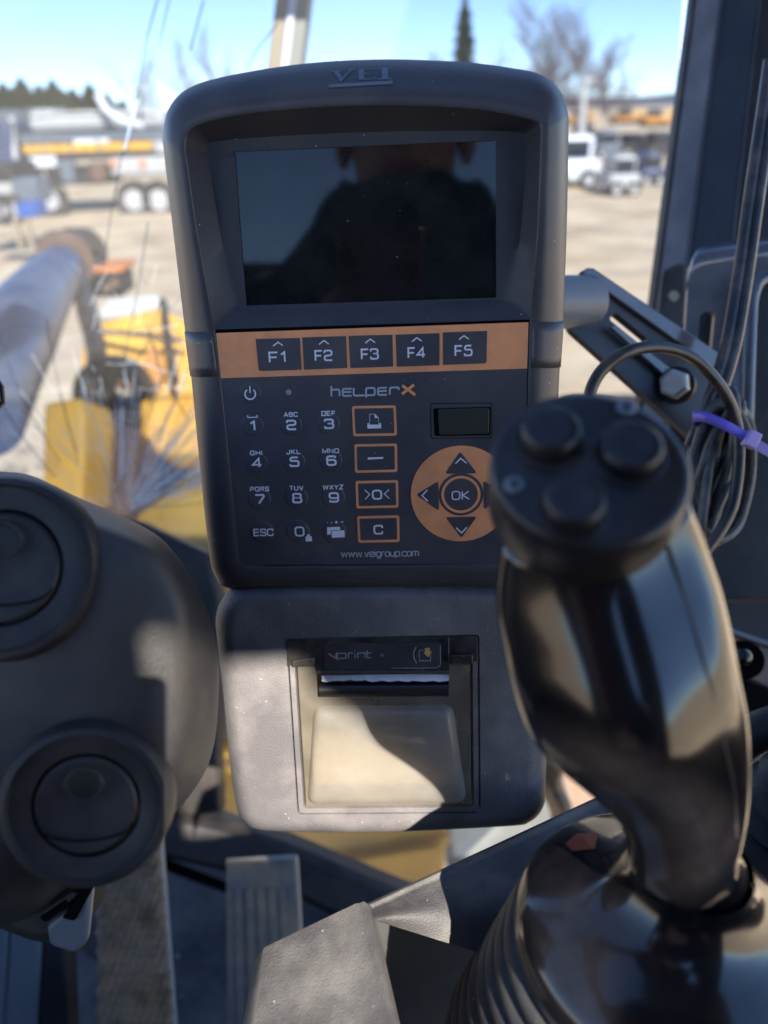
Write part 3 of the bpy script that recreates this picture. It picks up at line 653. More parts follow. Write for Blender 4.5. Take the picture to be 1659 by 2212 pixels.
MB().lathe([(.0003, .0105), (.0075, .0105), (.0098, .0090), (.0102, .003), (.0102, .0015)], P(1461, 831, .516), ax, 6).build('bolt_head', M['steel'], t, bevel=.0004)
# bent plate bracket
t = thing('bent_bracket', P(1600, 900, .56), 'dark glossy bent bracket with rounded top and slot beside the pillar', 'bracket')
out = rpoly([(1466, 930), (1490, 560), (1600, 542), (1720, 525), (1720, 960), (1560, 960)], [10, 42, 20, 10, 10, 30], 8)
slot = rpoly([(1503, 800), (1512, 676), (1545, 670), (1532, 805)], 14)
ringed(out, [slot], .565, .004, None, None).build('face_plate', M['brk'], t, bevel=.0012)
top = [(1490, 585), (1496, 556), (1518, 540), (1600, 528), (1720, 512)]
MB().loft([cat([P(x + ox, y + oy, dd_) for x, y in top], 6) for ox, oy, dd_ in ((-2, 42, .5655), (-3, 20, .5635), (-1, 4, .568), (4, -6, .578), (14, -12, .60), (22, -15, .64))], closed=False).build('top_flange', M['brk'], t, solid=.002, angle=80)
MB().tube(cat([P(1612, 960, .548), P(1620, 700, .548), P(1628, 630, .548), P(1650, 600, .548), P(1720, 580, .548)], 6), .0048, 12).build('folded_rim', M['brk'], t)
poly([(1622, 960), (1630, 640), (1655, 606), (1720, 588), (1720, 960)], .556, .003, M['panel'], 'inset_plate', t, .001)

# cables
t = MB()
c1 = cat([P(1672, 130, .50), P(1655, 250, .50), P(1628, 430, .50), P(1604, 600, .50), P(1575, 760, .495), P(1535, 880, .49), P(1500, 965, .49)], 8)
for off in (-.0019, 0.0019): t.tube([p + RT * off * 1.5 for p in c1], .0038, 10)
tag(t.build('flat_cable', M['cable']), 'long twin core black cable hanging in front of the bent bracket', 'cable')
t = MB().tube(cat([P(1272, 880, .42), P(1278, 838, .42), P(1305, 795, .42), P(1360, 758, .42), P(1430, 750, .43), P(1500, 775, .44), P(1560, 840, .45), P(1590, 910, .46), P(1596, 990, .46), P(1585, 1080, .46), P(1560, 1140, .46), P(1525, 1190, .46)], 8), .0034, 14)
tag(t.build('black_hose', M['cable']), 'thick black cable arching over the joystick cap', 'cable')
t = MB(); rc = random.Random(9)
for i in range(17):
    cx0, cy0 = 1552 + rc.uniform(-10, 14), 1010 + rc.uniform(-20, 20); rx, ry = 40 + rc.uniform(-28, 30), 150 + rc.uniform(-28, 20); dd = .485 + rc.uniform(-.014, .02); tl = rc.uniform(.05, .32)
    pts = []
    for k in range(14):
        a = 2 * math.pi * k / 14; x = math.cos(a) * rx; y = math.sin(a) * ry
        pts.append(P(cx0 + x * math.cos(tl) - y * math.sin(tl) + rc.uniform(-3, 3), cy0 + x * math.sin(tl) + y * math.cos(tl), dd + .006 * math.sin(a * 2 + i)))
    cc = cat(pts, 5, True); cc.append(cc[0]); t.tube(cc, rc.choice([.0021, .0026, .003]), 9, caps=False)
tag(t.build('cable_bundle', M['cable_d']), 'dusty coiled cable bundle held by the purple tie', 'cable')
t = thing('cable_tie', P(1560, 930, .455), 'purple nylon tie wrapped round the cable bundle', 'cable tie')
pts = cat([P(1496, 900, .464), P(1520, 900, .452), P(1560, 915, .447), P(1600, 936, .447), P(1622, 948, .448)], 6)
MB().loft([[p + UP * .0032 for p in pts], [p - UP * .0032 for p in pts]], closed=False).build('band', M['purple'], t, solid=.0012)
MB().loft([[p + UP * .0032 for p in (P(1496, 900, .464), P(1500, 912, .49), P(1540, 930, .515))], [p - UP * .0032 for p in (P(1496, 900, .464), P(1500, 912, .49), P(1540, 930, .515))]], closed=False).build('band_side', M['purple'], t, solid=.0012)
MB().box(P(1623, 950, .446), (.0075, .0068, .0095), (RT * .9 - UP * .42, FW, UP * .9 + RT * .42)).build('tie_head', M['lilac'], t, bevel=.0008)
MB().slab([P(1632, 945, .445), P(1700, 985, .44), P(1694, 1005, .44), P(1626, 968, .445)], FW * .001).build('tie_tail', M['lilac'], t)

# roof and rear frame of the cab; unseen panels added to block sun
t = thing('cab_shell', (0, -.3, fz), 'roof, rear posts and side sills of the cab with added unseen shade panels', 'cab')
vroof = .03
zr = CAM.z + vroof + math.tan(SUN_EL) * .75 / math.cos(SUN_AZ)  # roof height follows the sun so its rear edge shades the terminal
MB().box((.15, -.51, zr + .04), (1.55, .48, .08)).build('rear_roof', M['panel'], t, bevel=.01)
MB().box((.62, .40, zr + .04), (.61, 1.34, .08)).build('side_roof', M['panel'], t, bevel=.01)  # slabs leave an open hatch so sun reaches the loader outside
MB().box((-.16, 1.02, zr + .04), (.95, .10, .08)).build('front_roof', M['panel'], t, bevel=.01)
MB().box((-.575, .345, zr + .04), (.10, 1.23, .08)).build('roof_rail', M['panel'], t, bevel=.01)
MB().slab([V((x, -.80, CAM.z + z)) for x, z in ((.34, .80), (.369, .727), (.395, .70), (.455, .665), (.455, .64), (.42, .615), (.395, .57), (.385, .40), (.385, .0), (.86, .0), (.86, .80))], V((0, .03, 0))).build('joystick_shade_panel', M['panel'], t, smooth=False)  # added unseen blocker, outline cut to shade joystick and right of printer
MB().box((.36, -.78, CAM.z + .31), (.26, .05, .36)).build('pedal_shade_box', M['panel'], t, bevel=.01)  # added unseen box that keeps the sun off the pedals
MB().box((-.85, -.05, CAM.z - .60), (.05, 1.5, .56)).build('reflection_block_panel', M['panel'], t, bevel=.01)  # added unseen panel that darkens the reflection in the grip
MB().slab([V((x, -.80, CAM.z + z)) for x, z in ((-.86, .80), (-.86, .46), (.10, .47), (.268, .49), (.280, .80))], V((0, .03, 0))).build('column_shade_panel', M['panel'], t, smooth=False)  # added unseen blocker that shades the front of the steering column
for x in (-.85, .85):
    MB().box((x, -.78, CAM.z - .1), (.08, .08, 1.7)).build('rear_post', M['panel'], t, bevel=.01)
    MB().box((x, -.05, CAM.z - .74), (.06, 1.5, .34)).build('side_sill', M['panel'], t, bevel=.01)
MB().box((-.85, .95, CAM.z - .1), (.07, .07, 1.7)).build('front_post', M['panel'], t, bevel=.01)
MB().box((0, -.8, CAM.z - .42), (1.7, .05, 1.06)).build('rear_wall', M['panel'], t, bevel=.01)

# ================================================================ WEIGHING TERMINAL
D = Frame(-3.286, 8.766, .722, (-.07322, .34713, -.08558))
T = thing('weighing_terminal', None, 'dark navy weighing terminal with black screen and orange trimmed keypad', 'weighing terminal', mat=D.mat())
outer = [(500, 1272), (464, 1242), (450, 1180), (431, 1000), (413, 815), (398, 700), (374, 500), (356, 345), (352, 285), (368, 228), (412, 188), (500, 162), (660, 137), (830, 128), (1000, 134), (1100, 146), (1165, 160), (1206, 190),
         (1226, 238), (1228, 300), (1224, 500), (1216, 700), (1208, 815), (1200, 1000), (1190, 1180), (1178, 1235), (1140, 1263), (1040, 1266), (830, 1270), (620, 1272)]
ridge = [(560, 1224), (530, 1213), (514, 1182), (494, 1000), (474, 815), (461, 712), (424, 500), (402, 350), (397, 312), (404, 282), (432, 262), (510, 244), (660, 228), (830, 222), (1000, 228), (1090, 240), (1145, 252), (1166, 262),
         (1171, 280), (1170, 310), (1162, 500), (1147, 690), (1143, 815), (1139, 1000), (1134, 1172), (1124, 1208), (1095, 1218), (1010, 1220), (830, 1223), (650, 1224)]
rh = [.0004, .0004, .0004, .0006, .0008, .0012, .0055, .0085, .009, .009, .009, .009, .009, .009, .009, .009, .009, .009, .009, .0085, .0055, .0012, .0008, .0006, .0004, .0004, .0004, .0004, .0004, .0004]
no = len(outer)
OW = -.009
ou = [V((*D.uv(x, y, OW), 0)) for x, y in outer]
ri = [V((*D.uv(x, y, h), h)) for (x, y), h in zip(ridge, rh)]
def mixring(t_, wf):
    ctrl = []
    for a, b, h in zip(ou, ri, rh):
        p = a.lerp(b, t_); ctrl.append(V((p.x, p.y, wf(h))))
    return [D.pt(*q) for q in cat(ctrl, 8, True)]
rings = []
cen = V((.075, -.05, 0))
def back(sc, w_): return [D.pt(*(lambda q: (cen.x + (q.x - cen.x) * sc, cen.y + (q.y - cen.y) * sc, w_))(q)) for q in cat(ou, 8, True)]
rings += [back(.90, -.048), back(.955, -.046), back(.985, -.038), back(.997, -.02)]
for tt in (0, .05, .12, .22, .34, .48, .64, .82, 1.0):
    rings.append(mixring(tt, lambda h, tt=tt: h - (h - OW) * (1 - tt) ** 2.6))
inner = [V((q.x + (cen.x - q.x) * .006, q.y + (cen.y - q.y) * .006, q.z - .0004)) for q in ri]
rings.append([D.pt(*q) for q in cat(inner, 8, True)])
rings.append([D.pt(q.x, q.y, q.z - .003) for q in cat(inner, 8, True)])
HB = MB().loft(rings, True, True, False); HB.build('housing', M['shell'], T, angle=60)
from mathutils.bvhtree import BVHTree
HT = BVHTree.FromPolygons(HB.v, HB.f)
# side clips at the level of the orange band
for s in (0, 1):
    # interpolate rows at y ~ 717 and 812
    def row(py):
        if s == 0: a = D.uv(398 + (413 - 398) * (py - 700) / 115, py, OW); b = D.uv(461 + (474 - 461) * (py - 712) / 103 - 1, py, .0008)
        else: a = D.uv(1216 - 8 * (py - 700) / 115, py, OW); b = D.uv(1147 - 4 * (py - 690) / 125 + 1, py, .0008)
        out_ = []
        for tt in (0, .05, .12, .22, .34, .48, .64, .82, .97):
            w_ = .0010 - (.0010 - OW) * (1 - tt) ** 2.6
            u = a[0] + (b[0] - a[0]) * tt; v = a[1] + (b[1] - a[1]) * tt
            dx = -1 if s == 0 else 1
            out_.append((u + dx * .00035 * (1 - tt), v, w_ + .00035))
        return [D.pt(out_[0][0], out_[0][1], OW - .02)] + [D.pt(*q) for q in out_]
    ys = (716, 740, 765, 790, 812) if s == 0 else (694, 720, 745, 770, 793)
    MB().loft([row(y) for y in ys], closed=False).build('side_clip', M['shell'], T, solid=.0003, angle=60)
# screen recess
idx = list(range(5, 22))
S1 = [(515, 664), (483, 500), (456, 352), (450, 332), (453, 319), (466, 314), (530, 309), (670, 302), (830, 296), (990, 292), (1080, 290), (1115, 289), (1128, 291), (1132, 300), (1132, 322), (1118, 500), (1090, 648)]
S2 = [(532, 660.5), (519, 500), (508.5, 352), (507.5, 338), (506.5, 328), (514, 327), (560, 325), (680, 320), (830, 313.6), (980, 307), (1040, 304.5), (1064, 303.4), (1072.4, 303), (1072.4, 312), (1072.4, 330), (1072, 500), (1071.8, 643.3)]
RA = [V((*D.uv(*ridge[i], rh[i]), rh[i])) for i in idx]
def wring(pts, w_): return [V((*D.uv(x, y, w_), w_)) for x, y in pts]
def full(ctrl):
    c = cat(ctrl, 8, False); a, b = ctrl[-1], ctrl[0]
    for k in range(1, 24): c.append(a.lerp(b, k / 24))
    return [D.pt(*q) for q in c]
SR = -.0045
A1 = wring(S1, SR + .0012); A1b = [RA[i].lerp(A1[i], .8) + V((0, 0, -.0035 if 0 < i < 16 else 0)) for i in range(17)]
Ain = [RA[i].lerp(A1[i], .18) + V((0, 0, -.0012 if 0 < i < 16 else 0)) for i in range(17)]
A1c = wring([((a[0] * .85 + b[0] * .15), (a[1] * .85 + b[1] * .15)) for a, b in zip(S1, S2)], SR)
A2 = wring(S2, SR)
A3 = [q + V((0, 0, -.0015)) for q in A2]
MB().loft([full(RA), full(Ain), full(A1b), full(A1c), full(A2), full(A3)]).build('screen_bezel', M['shell_in'], T, angle=50)
sc_ = [D.uv(x, y, SR - .0009) for x, y in ((500, 322), (1078, 298), (1078, 650), (526, 667))]
MB().slab([D.pt(u, v, SR - .0009) for u, v in sc_], D.N * -.002).build('screen', M['screen'], T)
# backing plate, overlay
W0 = .0004
def dslab(pxs, w_, th, r=0, fr=D, k=5):
    uvs = [fr.uv(x, y, w_) for x, y in pxs]
    if r: uvs = rpoly(uvs, r, k)
    mb = MB(); return mb.slab([fr.pt(p[0], p[1], w_) for p in uvs], fr.N * -th)
dslab([(455, 706), (1152, 684), (1140, 1228), (512, 1232)], -.0006, .002).build('backing_plate', M['gap'], T)
dslab([(466.5, 720), (1141.8, 696.5), (1129.5, 1217), (518.5, 1221)], W0, .0008, [0, 0, .003, .003]).build('keypad_overlay', M['overlay'], T)
dslab([(466.5, 719.5), (1141.8, 696), (1138.6, 796), (477.2, 817)], W0 + .00025, .0002).build('orange_band', M['orange'], T)
def z2(x, y): return (384.0 + .4908 * x, 676.0 + .4908 * y)

# ---- stroke lettering
def rr(p, r): return (p, r)
GLY = {
 '0': (.62, [([(0, 0), (.62, 0), (.62, 1), (0, 1)], .24, 1)]), '1': (.34, [([(.02, .76), (.26, 1), (.26, 0)], .0, 0)]),
 '2': (.62, [([(0, .74), (0, 1), (.62, 1), (.62, .52), (0, .46), (0, 0), (.64, 0)], .18, 0)]),
 '3': (.62, [([(0, .76), (0, 1), (.60, 1), (.60, .53), (.2, .53)], .2, 0), ([(.2, .53), (.62, .53), (.62, 0), (0, 0), (0, .24)], .2, 0)]),
 '4': (.66, [([(.5, 0), (.5, 1), (0, .28), (.68, .28)], 0, 0)]),
 '5': (.62, [([(.58, 1), (.05, 1), (.02, .58), (.62, .6), (.62, 0), (0, 0), (0, .22)], .18, 0)]),
 '6': (.62, [([(.60, .8), (.60, 1), (0, 1), (0, 0), (.62, 0), (.62, .58), (.04, .58)], .2, 0)]),
 '7': (.62, [([(0, 1), (.62, 1), (.62, .8), (.22, 0)], .1, 0)]),
 '8': (.64, [([(0, 0), (.64, 0), (.64, .53), (0, .53)], .17, 1), ([(.03, .53), (.61, .53), (.61, 1), (.03, 1)], .17, 1)]),
 '9': (.62, [([(.02, .2), (.02, 0), (.62, 0), (.62, 1), (0, 1), (0, .42), (.58, .42)], .2, 0)]),
 'A': (.72, [([(0, 0), (.36, 1), (.72, 0)], 0, 0), ([(.13, .3), (.59, .3)], 0, 0)]),
 'B': (.64, [([(0, 0), (0, 1), (.6, 1), (.6, .53), (0, .53)], .16, 0), ([(0, .53), (.64, .53), (.64, 0), (0, 0)], .16, 0)]),
 'C': (.64, [([(.62, .7), (.62, 1), (0, 1), (0, 0), (.62, 0), (.62, .3)], .24, 0)]),
 'D': (.66, [([(0, 0), (.66, 0), (.66, 1), (0, 1)], .0, 1)]),
 'E': (.58, [([(.58, 1), (0, 1), (0, 0), (.58, 0)], 0, 0), ([(0, .52), (.54, .52)], 0, 0)]),
 'F': (.56, [([(.58, 1), (0, 1), (0, 0)], 0, 0), ([(0, .5), (.5, .5)], 0, 0)]),
 'G': (.66, [([(.64, .76), (.64, 1), (0, 1), (0, 0), (.64, 0), (.64, .48), (.36, .48)], .22, 0)]),
 'H': (.66, [([(0, 0), (0, 1)], 0, 0), ([(.66, 0), (.66, 1)], 0, 0), ([(0, .5), (.66, .5)], 0, 0)]),
 'I': (.06, [([(.03, 0), (.03, 1)], 0, 0)]), 'J': (.5, [([(.5, 1), (.5, 0), (0, 0), (0, .3)], .22, 0)]),
 'K': (.64, [([(0, 0), (0, 1)], 0, 0), ([(.6, 1), (.06, .5), (.66, 0)], 0, 0)]), 'L': (.52, [([(0, 1), (0, 0), (.54, 0)], 0, 0)]),
 'M': (.84, [([(0, 0), (0, 1), (.42, .1), (.84, 1), (.84, 0)], 0, 0)]), 'N': (.68, [([(0, 0), (0, 1), (.68, 0), (.68, 1)], 0, 0)]),
 'O': (.70, [([(0, 0), (.7, 0), (.7, 1), (0, 1)], .26, 1)]), 'P': (.62, [([(0, 0), (0, 1), (.62, 1), (.62, .45), (0, .45)], .2, 0)]),
 'Q': (.70, [([(0, 0), (.7, 0), (.7, 1), (0, 1)], .26, 1), ([(.42, .25), (.66, -.1)], 0, 0)]),
 'R': (.64, [([(0, 0), (0, 1), (.62, 1), (.62, .48), (0, .48)], .2, 0), ([(.36, .48), (.64, 0)], 0, 0)]),
 'S': (.62, [([(.60, .76), (.60, 1), (0, 1), (0, .53), (.62, .47), (.62, 0), (0, 0), (0, .24)], .2, 0)]),
 'T': (.62, [([(0, 1), (.62, 1)], 0, 0), ([(.31, 1), (.31, 0)], 0, 0)]), 'U': (.66, [([(0, 1), (0, 0), (.66, 0), (.66, 1)], .24, 0)]),
 'V': (.7, [([(0, 1), (.35, 0), (.7, 1)], 0, 0)]), 'W': (1.0, [([(0, 1), (.25, 0), (.5, .9), (.75, 0), (1, 1)], 0, 0)]),
 'X': (.66, [([(0, 0), (.66, 1)], 0, 0), ([(0, 1), (.66, 0)], 0, 0)]), 'Y': (.66, [([(0, 1), (.33, .45), (.66, 1)], 0, 0), ([(.33, .45), (.33, 0)], 0, 0)]),
 'Z': (.64, [([(0, 1), (.62, 1), (0, 0), (.66, 0)], 0, 0)]),
 'w': (.86, [([(0, .68), (.2, 0), (.43, .62), (.66, 0), (.86, .68)], 0, 0)]), 'v': (.56, [([(0, .68), (.28, 0), (.56, .68)], 0, 0)]),
 'e': (.56, [([(.56, .12), (.56, 0), (0, 0), (0, .68), (.56, .68), (.56, .34), (0, .34)], .16, 0)]), 'i': (.06, [([(.03, 0), (.03, .68)], 0, 0), ([(.03, .84), (.03, .95)], 0, 0)]),
 'g': (.56, [([(.56, .0), (0, 0), (0, .68), (.56, .68), (.56, -.26), (.04, -.26)], .16, 0)]), 'r': (.34, [([(0, 0), (0, .68)], 0, 0), ([(0, .5), (.02, .68), (.36, .68)], .14, 0)]),
 'o': (.56, [([(0, 0), (.56, 0), (.56, .68), (0, .68)], .2, 1)]), 'u': (.54, [([(0, .68), (0, 0), (.54, 0)], .2, 0), ([(.54, .68), (.54, 0)], 0, 0)]),
 'p': (.56, [([(0, -.28), (0, .68), (.56, .68), (.56, 0), (0, 0)], .16, 0)]), 'c': (.52, [([(.52, .52), (.52, .68), (0, .68), (0, 0), (.52, 0), (.52, .16)], .18, 0)]),
 'm': (.86, [([(0, 0), (0, .68), (.86, .68), (.86, 0)], .16, 0), ([(.43, .68), (.43, 0)], 0, 0)]), '.': (.06, [([(.03, -.02), (.03, .08)], 0, 0)]),
 'n': (.54, [([(0, 0), (0, .68), (.54, .68), (.54, 0)], .16, 0)]), 't': (.42, [([(.05, .95), (.05, 0), (.42, 0)], .14, 0), ([(-.08, .68), (.4, .68)], 0, 0)]),
 'h': (.56, [([(0, 0), (0, .98)], 0, 0), ([(0, .62), (.56, .62), (.56, 0)], .16, 0)]), 'l': (.5, [([(0, .7), (0, 0), (.5, 0)], .16, 0)]),
 'E2': (.6, [([(.62, .66), (0, .66), (0, 0), (.62, 0)], .22, 0), ([(0, .33), (.6, .33)], 0, 0)]),
 '>': (.36, [([(0, .85), (.34, .45), (0, .05)], 0, 0)]), '<': (.36, [([(.34, .85), (0, .45), (.34, .05)], 0, 0)]),
}
def ribbon(mb, pts, hw, fr, w_, closed=False, org=(0, 0), sc=1.0, sx=1.0):
    """flat printed stroke in the frame: pts 2-D"""
    n = len(pts); L = []; Rr = []
    P2 = [V((org[0] + p[0] * sc * sx, org[1] + p[1] * sc)) for p in pts]
    q = [P2[0]]
    for p in P2[1:]:
        if (p - q[-1]).length > 1e-7: q.append(p)
    if closed and (q[0] - q[-1]).length < 1e-7: q.pop()
    P2 = q; n = len(P2)
    for i in range(n):
        if closed: a, c = P2[i - 1], P2[(i + 1) % n]
        else: a, c = P2[max(i - 1, 0)], P2[min(i + 1, n - 1)]
        b = P2[i]; d1 = (b - a); d2 = (c - b)
        if d1.length < 1e-9: d1 = d2
        if d2.length < 1e-9: d2 = d1
        d1.normalize(); d2.normalize(); n1 = V((-d1.y, d1.x)); n2 = V((-d2.y, d2.x)); m = (n1 + n2)
        m = n1.copy() if m.length < 1e-6 else m.normalized(); k = 1 / max(.45, m.dot(n1))
        L.append(b + m * hw * k); Rr.append(b - m * hw * k)
    if not closed:
        d1 = (P2[1] - P2[0]).normalized() * hw * .5 if False else V((0, 0))
    vs = [fr.pt(p.x, p.y, w_) for p in L] + [fr.pt(p.x, p.y, w_) for p in Rr]
    fs = [(i, (i + 1) % n, n + (i + 1) % n, n + i) for i in range(n if closed else n - 1)]
    mb.add(vs, fs)
def roundpl(pts, r, closed):
    if r <= 0: return [V(p) for p in pts]
    if closed: return rpoly(pts, r, 5)
    o = rpoly(pts, [0] + [r] * (len(pts) - 2) + [0], 5); return o
def text(mb, s, ctr, h, fr, w_, th=.13, gap=.22, width=None, sx=1.0, anchor='c'):
    gl = [GLY[c] for c in s]
    tot = sum(g[0] * sx for g in gl) + gap * (len(gl) - 1)
    sc = h
    kx = 1.0
    if width: kx = width / (tot * h)
    x = ctr[0] - tot * h * kx / 2; y = ctr[1] - h / 2
    for g in gl:
        for pts, r, cl in g[1]:
            hw = h * th / 2; yy = []
            # keep strokes inside the cap height
            q = [(p[0], p[1] * (1 - th) + th / 2) for p in pts]
            ribbon(mb, roundpl(q, r, cl), hw, fr, w_, bool(cl), (x, y), h, sx * kx)
        x += (g[0] * sx + gap) * h * kx
def ms(fr, w_, px, py, n):              # length in metres of n measured pixels there
    a = fr.uv(px, py, w_); b = fr.uv(px, py + n, w_); return abs(a[1] - b[1])
WK = W0 + .0006
def dtext(s, zx, zy, zh, par, name='legend', m='print', w_=WK, th=.14, zw=None, gap=.24, conv=z2, fr=D, sx=1.0, zs=.4908):
    mb = MB(); px, py = conv(zx, zy); c = fr.uv(px, py, w_); h = ms(fr, w_, px, py, zh * zs)
    wd = None
    if zw: a = fr.uv(px - zw * zs / 2, py, w_); b = fr.uv(px + zw * zs / 2, py, w_); wd = b[0] - a[0]
    text(mb, s, c, h, fr, w_, th, gap, wd, sx); return mb.build(name, M[m], par, smooth=False)
def zpoly(zs_, w_, th, r=0, conv=z2, fr=D): return dslab([conv(*q) for q in zs_], w_, th, r, fr)
def zline(zs_, hw, w_, m, name, par, closed=False, conv=z2, fr=D):
    mb = MB(); ribbon(mb, [V(fr.uv(*conv(*q), w_)) for q in zs_], hw, fr, w_, closed); return mb.build(name, M[m], par, smooth=False)
# function keys
fk = [((343, 115), (537, 110), (545, 250), (357, 256)), ((548, 108), (740, 102), (746, 242), (556, 250)), ((752, 101), (945, 96), (948, 236), (760, 243)),
      ((959, 96), (1152, 89), (1152, 230), (964, 237)), ((1167, 86), (1361, 79), (1359, 222), (1168, 229))]
for i, q in enumerate(fk):
    r = [.0001, .0001, .0001, .0012] if i == 0 else ([.0001, .0001, .0012, .0001] if i == 4 else [.0001] * 4)
    k = zpoly(q, W0 + .00045, .0002, r).build('function_key', M['overlay'], T)
    cx_ = sum(p[0] for p in q) / 4; cy_ = sum(p[1] for p in q) / 4
    dtext('F' + str(i + 1), cx_ - 6, cy_ + 12, 50, k, th=.15, zw=72)
    zline([(cx_ - 26, cy_ - 37), (cx_ - 4, cy_ - 54), (cx_ + 17, cy_ - 39)], .00026, WK, 'print', 'arrow_mark', k)
def dome(zx, zy, zr, par, name, m='overlay'):
    px, py = z2(zx, zy); u, v = D.uv(px, py, W0); r = ms(D, W0, px, py, zr * .4908)
    O = D.pt(u, v, W0)
    return MB().lathe([(r, -.0001), (r * .97, .00012), (r * .88, .00022), (r * .7, .00026), (r * .4, .0003), (.00005, .0003)], O, D.N, 36).build(name, M[m], par, angle=80)
nk = [('1', 331, 497, None, 328, 455), ('2', 500, 493, 'ABC', 497, 447), ('3', 666, 488, 'DEF', 663, 442), ('4', 348, 660, 'GHI', 345, 616), ('5', 513, 655, 'JKL', 509, 611), ('6', 676, 650, 'MNO', 673, 607),
      ('7', 361, 820, 'PQRS', 360, 775), ('8', 525, 815, 'TUV', 522, 771), ('9', 687, 812, 'WXYZ', 683, 767)]
for s, x, y, al, ax_, ay in nk:
    k = dome(x - 3, y - 2, 50, T, 'number_key')
    dtext(s, x, y, 46, k, th=.18, zw=(22 if s == '1' else 37))
    if al: dtext(al, ax_, ay, 22, k, 'letters', th=.19, zw={2: 0, 3: (50 if s == '4' else 58 if s != '6' else 70), 4: (80 if s == '7' else 88)}[len(al)], gap=.3)
    else: zline([(308, 450), (308, 460), (349, 459), (349, 449)], .00022, WK, 'print', 'space_mark', k)
k = dome(372, 964, 50, T, 'number_key'); dtext('ESC', 377, 966, 33, k, th=.17, zw=84, gap=.2)
k = dome(528, 960, 50, T, 'number_key'); dtext('0', 536, 962, 44, k, th=.16, zw=36)
zpoly([(562, 984), (589, 983), (591, 1005), (563, 1006)], WK, .0001).build('weight_icon', M['print'], k); zpoly([(568, 975), (583, 974), (579, 984), (571, 984)], WK, .0001).build('weight_handle', M['print'], k)
k = dome(690, 965, 50, T, 'number_key')
zpoly([(657, 944), (714, 941), (715, 955), (675, 957), (672, 975), (658, 976)], WK, .0001).build('window_icon', M['print'], k); zpoly([(677, 960), (733, 957), (735, 987), (678, 990)], WK, .0001, .0003).build('window_icon_front', M['print'], k)
for a_, b_ in (((656, 922), (660, 922)), ((676, 920), (677, 926)), ((691, 921), (705, 921)), ((717, 920), (729, 920))): zline([a_, b_], .0002, WK, 'print', 'symbol', k)
zline([(698, 914), (698, 928)], .0002, WK + .00002, 'print', 'symbol', k)
# framed keys
fkk = [((766, 410), (960, 407), (965, 540), (772, 543)), ((777, 578), (965, 575), (967, 700), (780, 704)), ((782, 740), (970, 736), (972, 857), (786, 861)), ((789, 895), (975, 891), (977, 1008), (794, 1012))]
def inset(q, n):
    cx_ = sum(p[0] for p in q) / 4; cy_ = sum(p[1] for p in q) / 4
    return [(x + (n if x < cx_ else -n), y + (n if y < cy_ else -n)) for x, y in q]
for i, q in enumerate(fkk):
    k = zpoly(q, W0 + .0003, .0002, .0012).build('framed_key', M['orange'], T)
    zpoly(inset(q, 11), W0 + .0004, .0002, .0007).build('key_face', M['overlay'], k)
    cx_ = sum(p[0] for p in q) / 4; cy_ = sum(p[1] for p in q) / 4
    if i == 0:
        zpoly([(834, 486), (842, 484), (843, 492), (887, 491), (887, 484), (895, 485), (895, 508), (835, 509)], WK, .0001).build('printer_icon', M['print'], k)
        zline([(845, 488), (844, 446), (868, 445), (883, 462), (884, 488)], .0001, WK + .00002, 'print', 'page_icon', k)
        zpoly([(866, 446), (884, 462), (867, 463)], WK + .00004, .0001).build('page_fold', M['print'], k)
    if i == 1: zpoly([(836, 637), (904, 634), (904, 642), (836, 645)], WK, .0001).build('minus_mark', M['print'], k)
    if i == 2:
        dtext('0', 877, 800, 44, k, th=.17, zw=37); zline([(823, 779), (845, 799), (825, 820)], .00022, WK, 'print', 'chevron', k); zline([(930, 777), (909, 797), (932, 817)], .00022, WK, 'print', 'chevron', k)
    if i == 3: dtext('C', 883, 954, 42, k, th=.17, zw=36)
# power mark, status led
k = dome(319, 352, 48, T, 'power_key')
arc = [(319 + 23 * math.sin(R_(a)), 357 - 23 * math.cos(R_(a))) for a in range(35, 326, 12)]
zline(arc, .00033, WK, 'print', 'power_ring', k); zline([(317, 322), (318, 352)], .0003, WK, 'print', 'power_bar', k)
px, py = z2(488, 349); u, v = D.uv(px, py, W0); MB().lathe([(.0013, 0), (.0012, .0003), (.0005, .0004), (.00005, .0004)], D.pt(u, v, W0), D.N, 24).build('status_led', mat('led_grey', (.32, .30, .30), .4), T)
# logo
def logo(segs, m, name, par, hw):
    mb = MB()
    for pts, r, cl in segs:
        uv = [V(D.uv(*z2(*q), WK)) for q in pts]
        ribbon(mb, roundpl(uv, r, cl), hw, D, WK, bool(cl))
    return mb.build(name, M[m], par, smooth=False)
def sl(x, y): return (x, y - (x - 672) * .028)
def lg(pts): return [sl(*p) for p in pts]
y0, y1 = 367, 333                       # baseline, x-height line (before slope)
rr_ = .0009
logo([(lg([(676, y0), (676, 322)]), 0, 0), (lg([(676, y1 + 5), (712, y1 + 5), (712, y0)]), rr_, 0),
      (lg([(765, y1 + 3), (726, y1 + 3), (726, y0), (765, y0)]), rr_, 0), (lg([(728, 350), (764, 350)]), 0, 0),
      (lg([(774, y1), (774, y0), (822, y0)]), rr_, 0),
      (lg([(829, y0 + 10), (829, y1 + 2), (867, y1 + 2), (867, y0), (829, y0)]), rr_, 0),
      (lg([(920, y1 + 3), (881, y1 + 3), (881, y0), (921, y0)]), rr_, 0), (lg([(883, 350), (920, 350)]), 0, 0),
      (lg([(933, y0), (933, y1 + 3), (972, y1 + 3), (973, y1 + 14)]), rr_, 0)], 'print_dim', 'logo_lettering', T, .00042)
logo([(lg([(987, 366), (1040, 326)]), 0, 0), (lg([(988, 328), (1046, 372)]), 0, 0)], 'orange', 'logo_letter_x', T, .00065)
dtext('www.veigroup.com', 889, 1057, 34, T, 'web_address', 'print_dim', th=.14, zw=340, gap=.17)
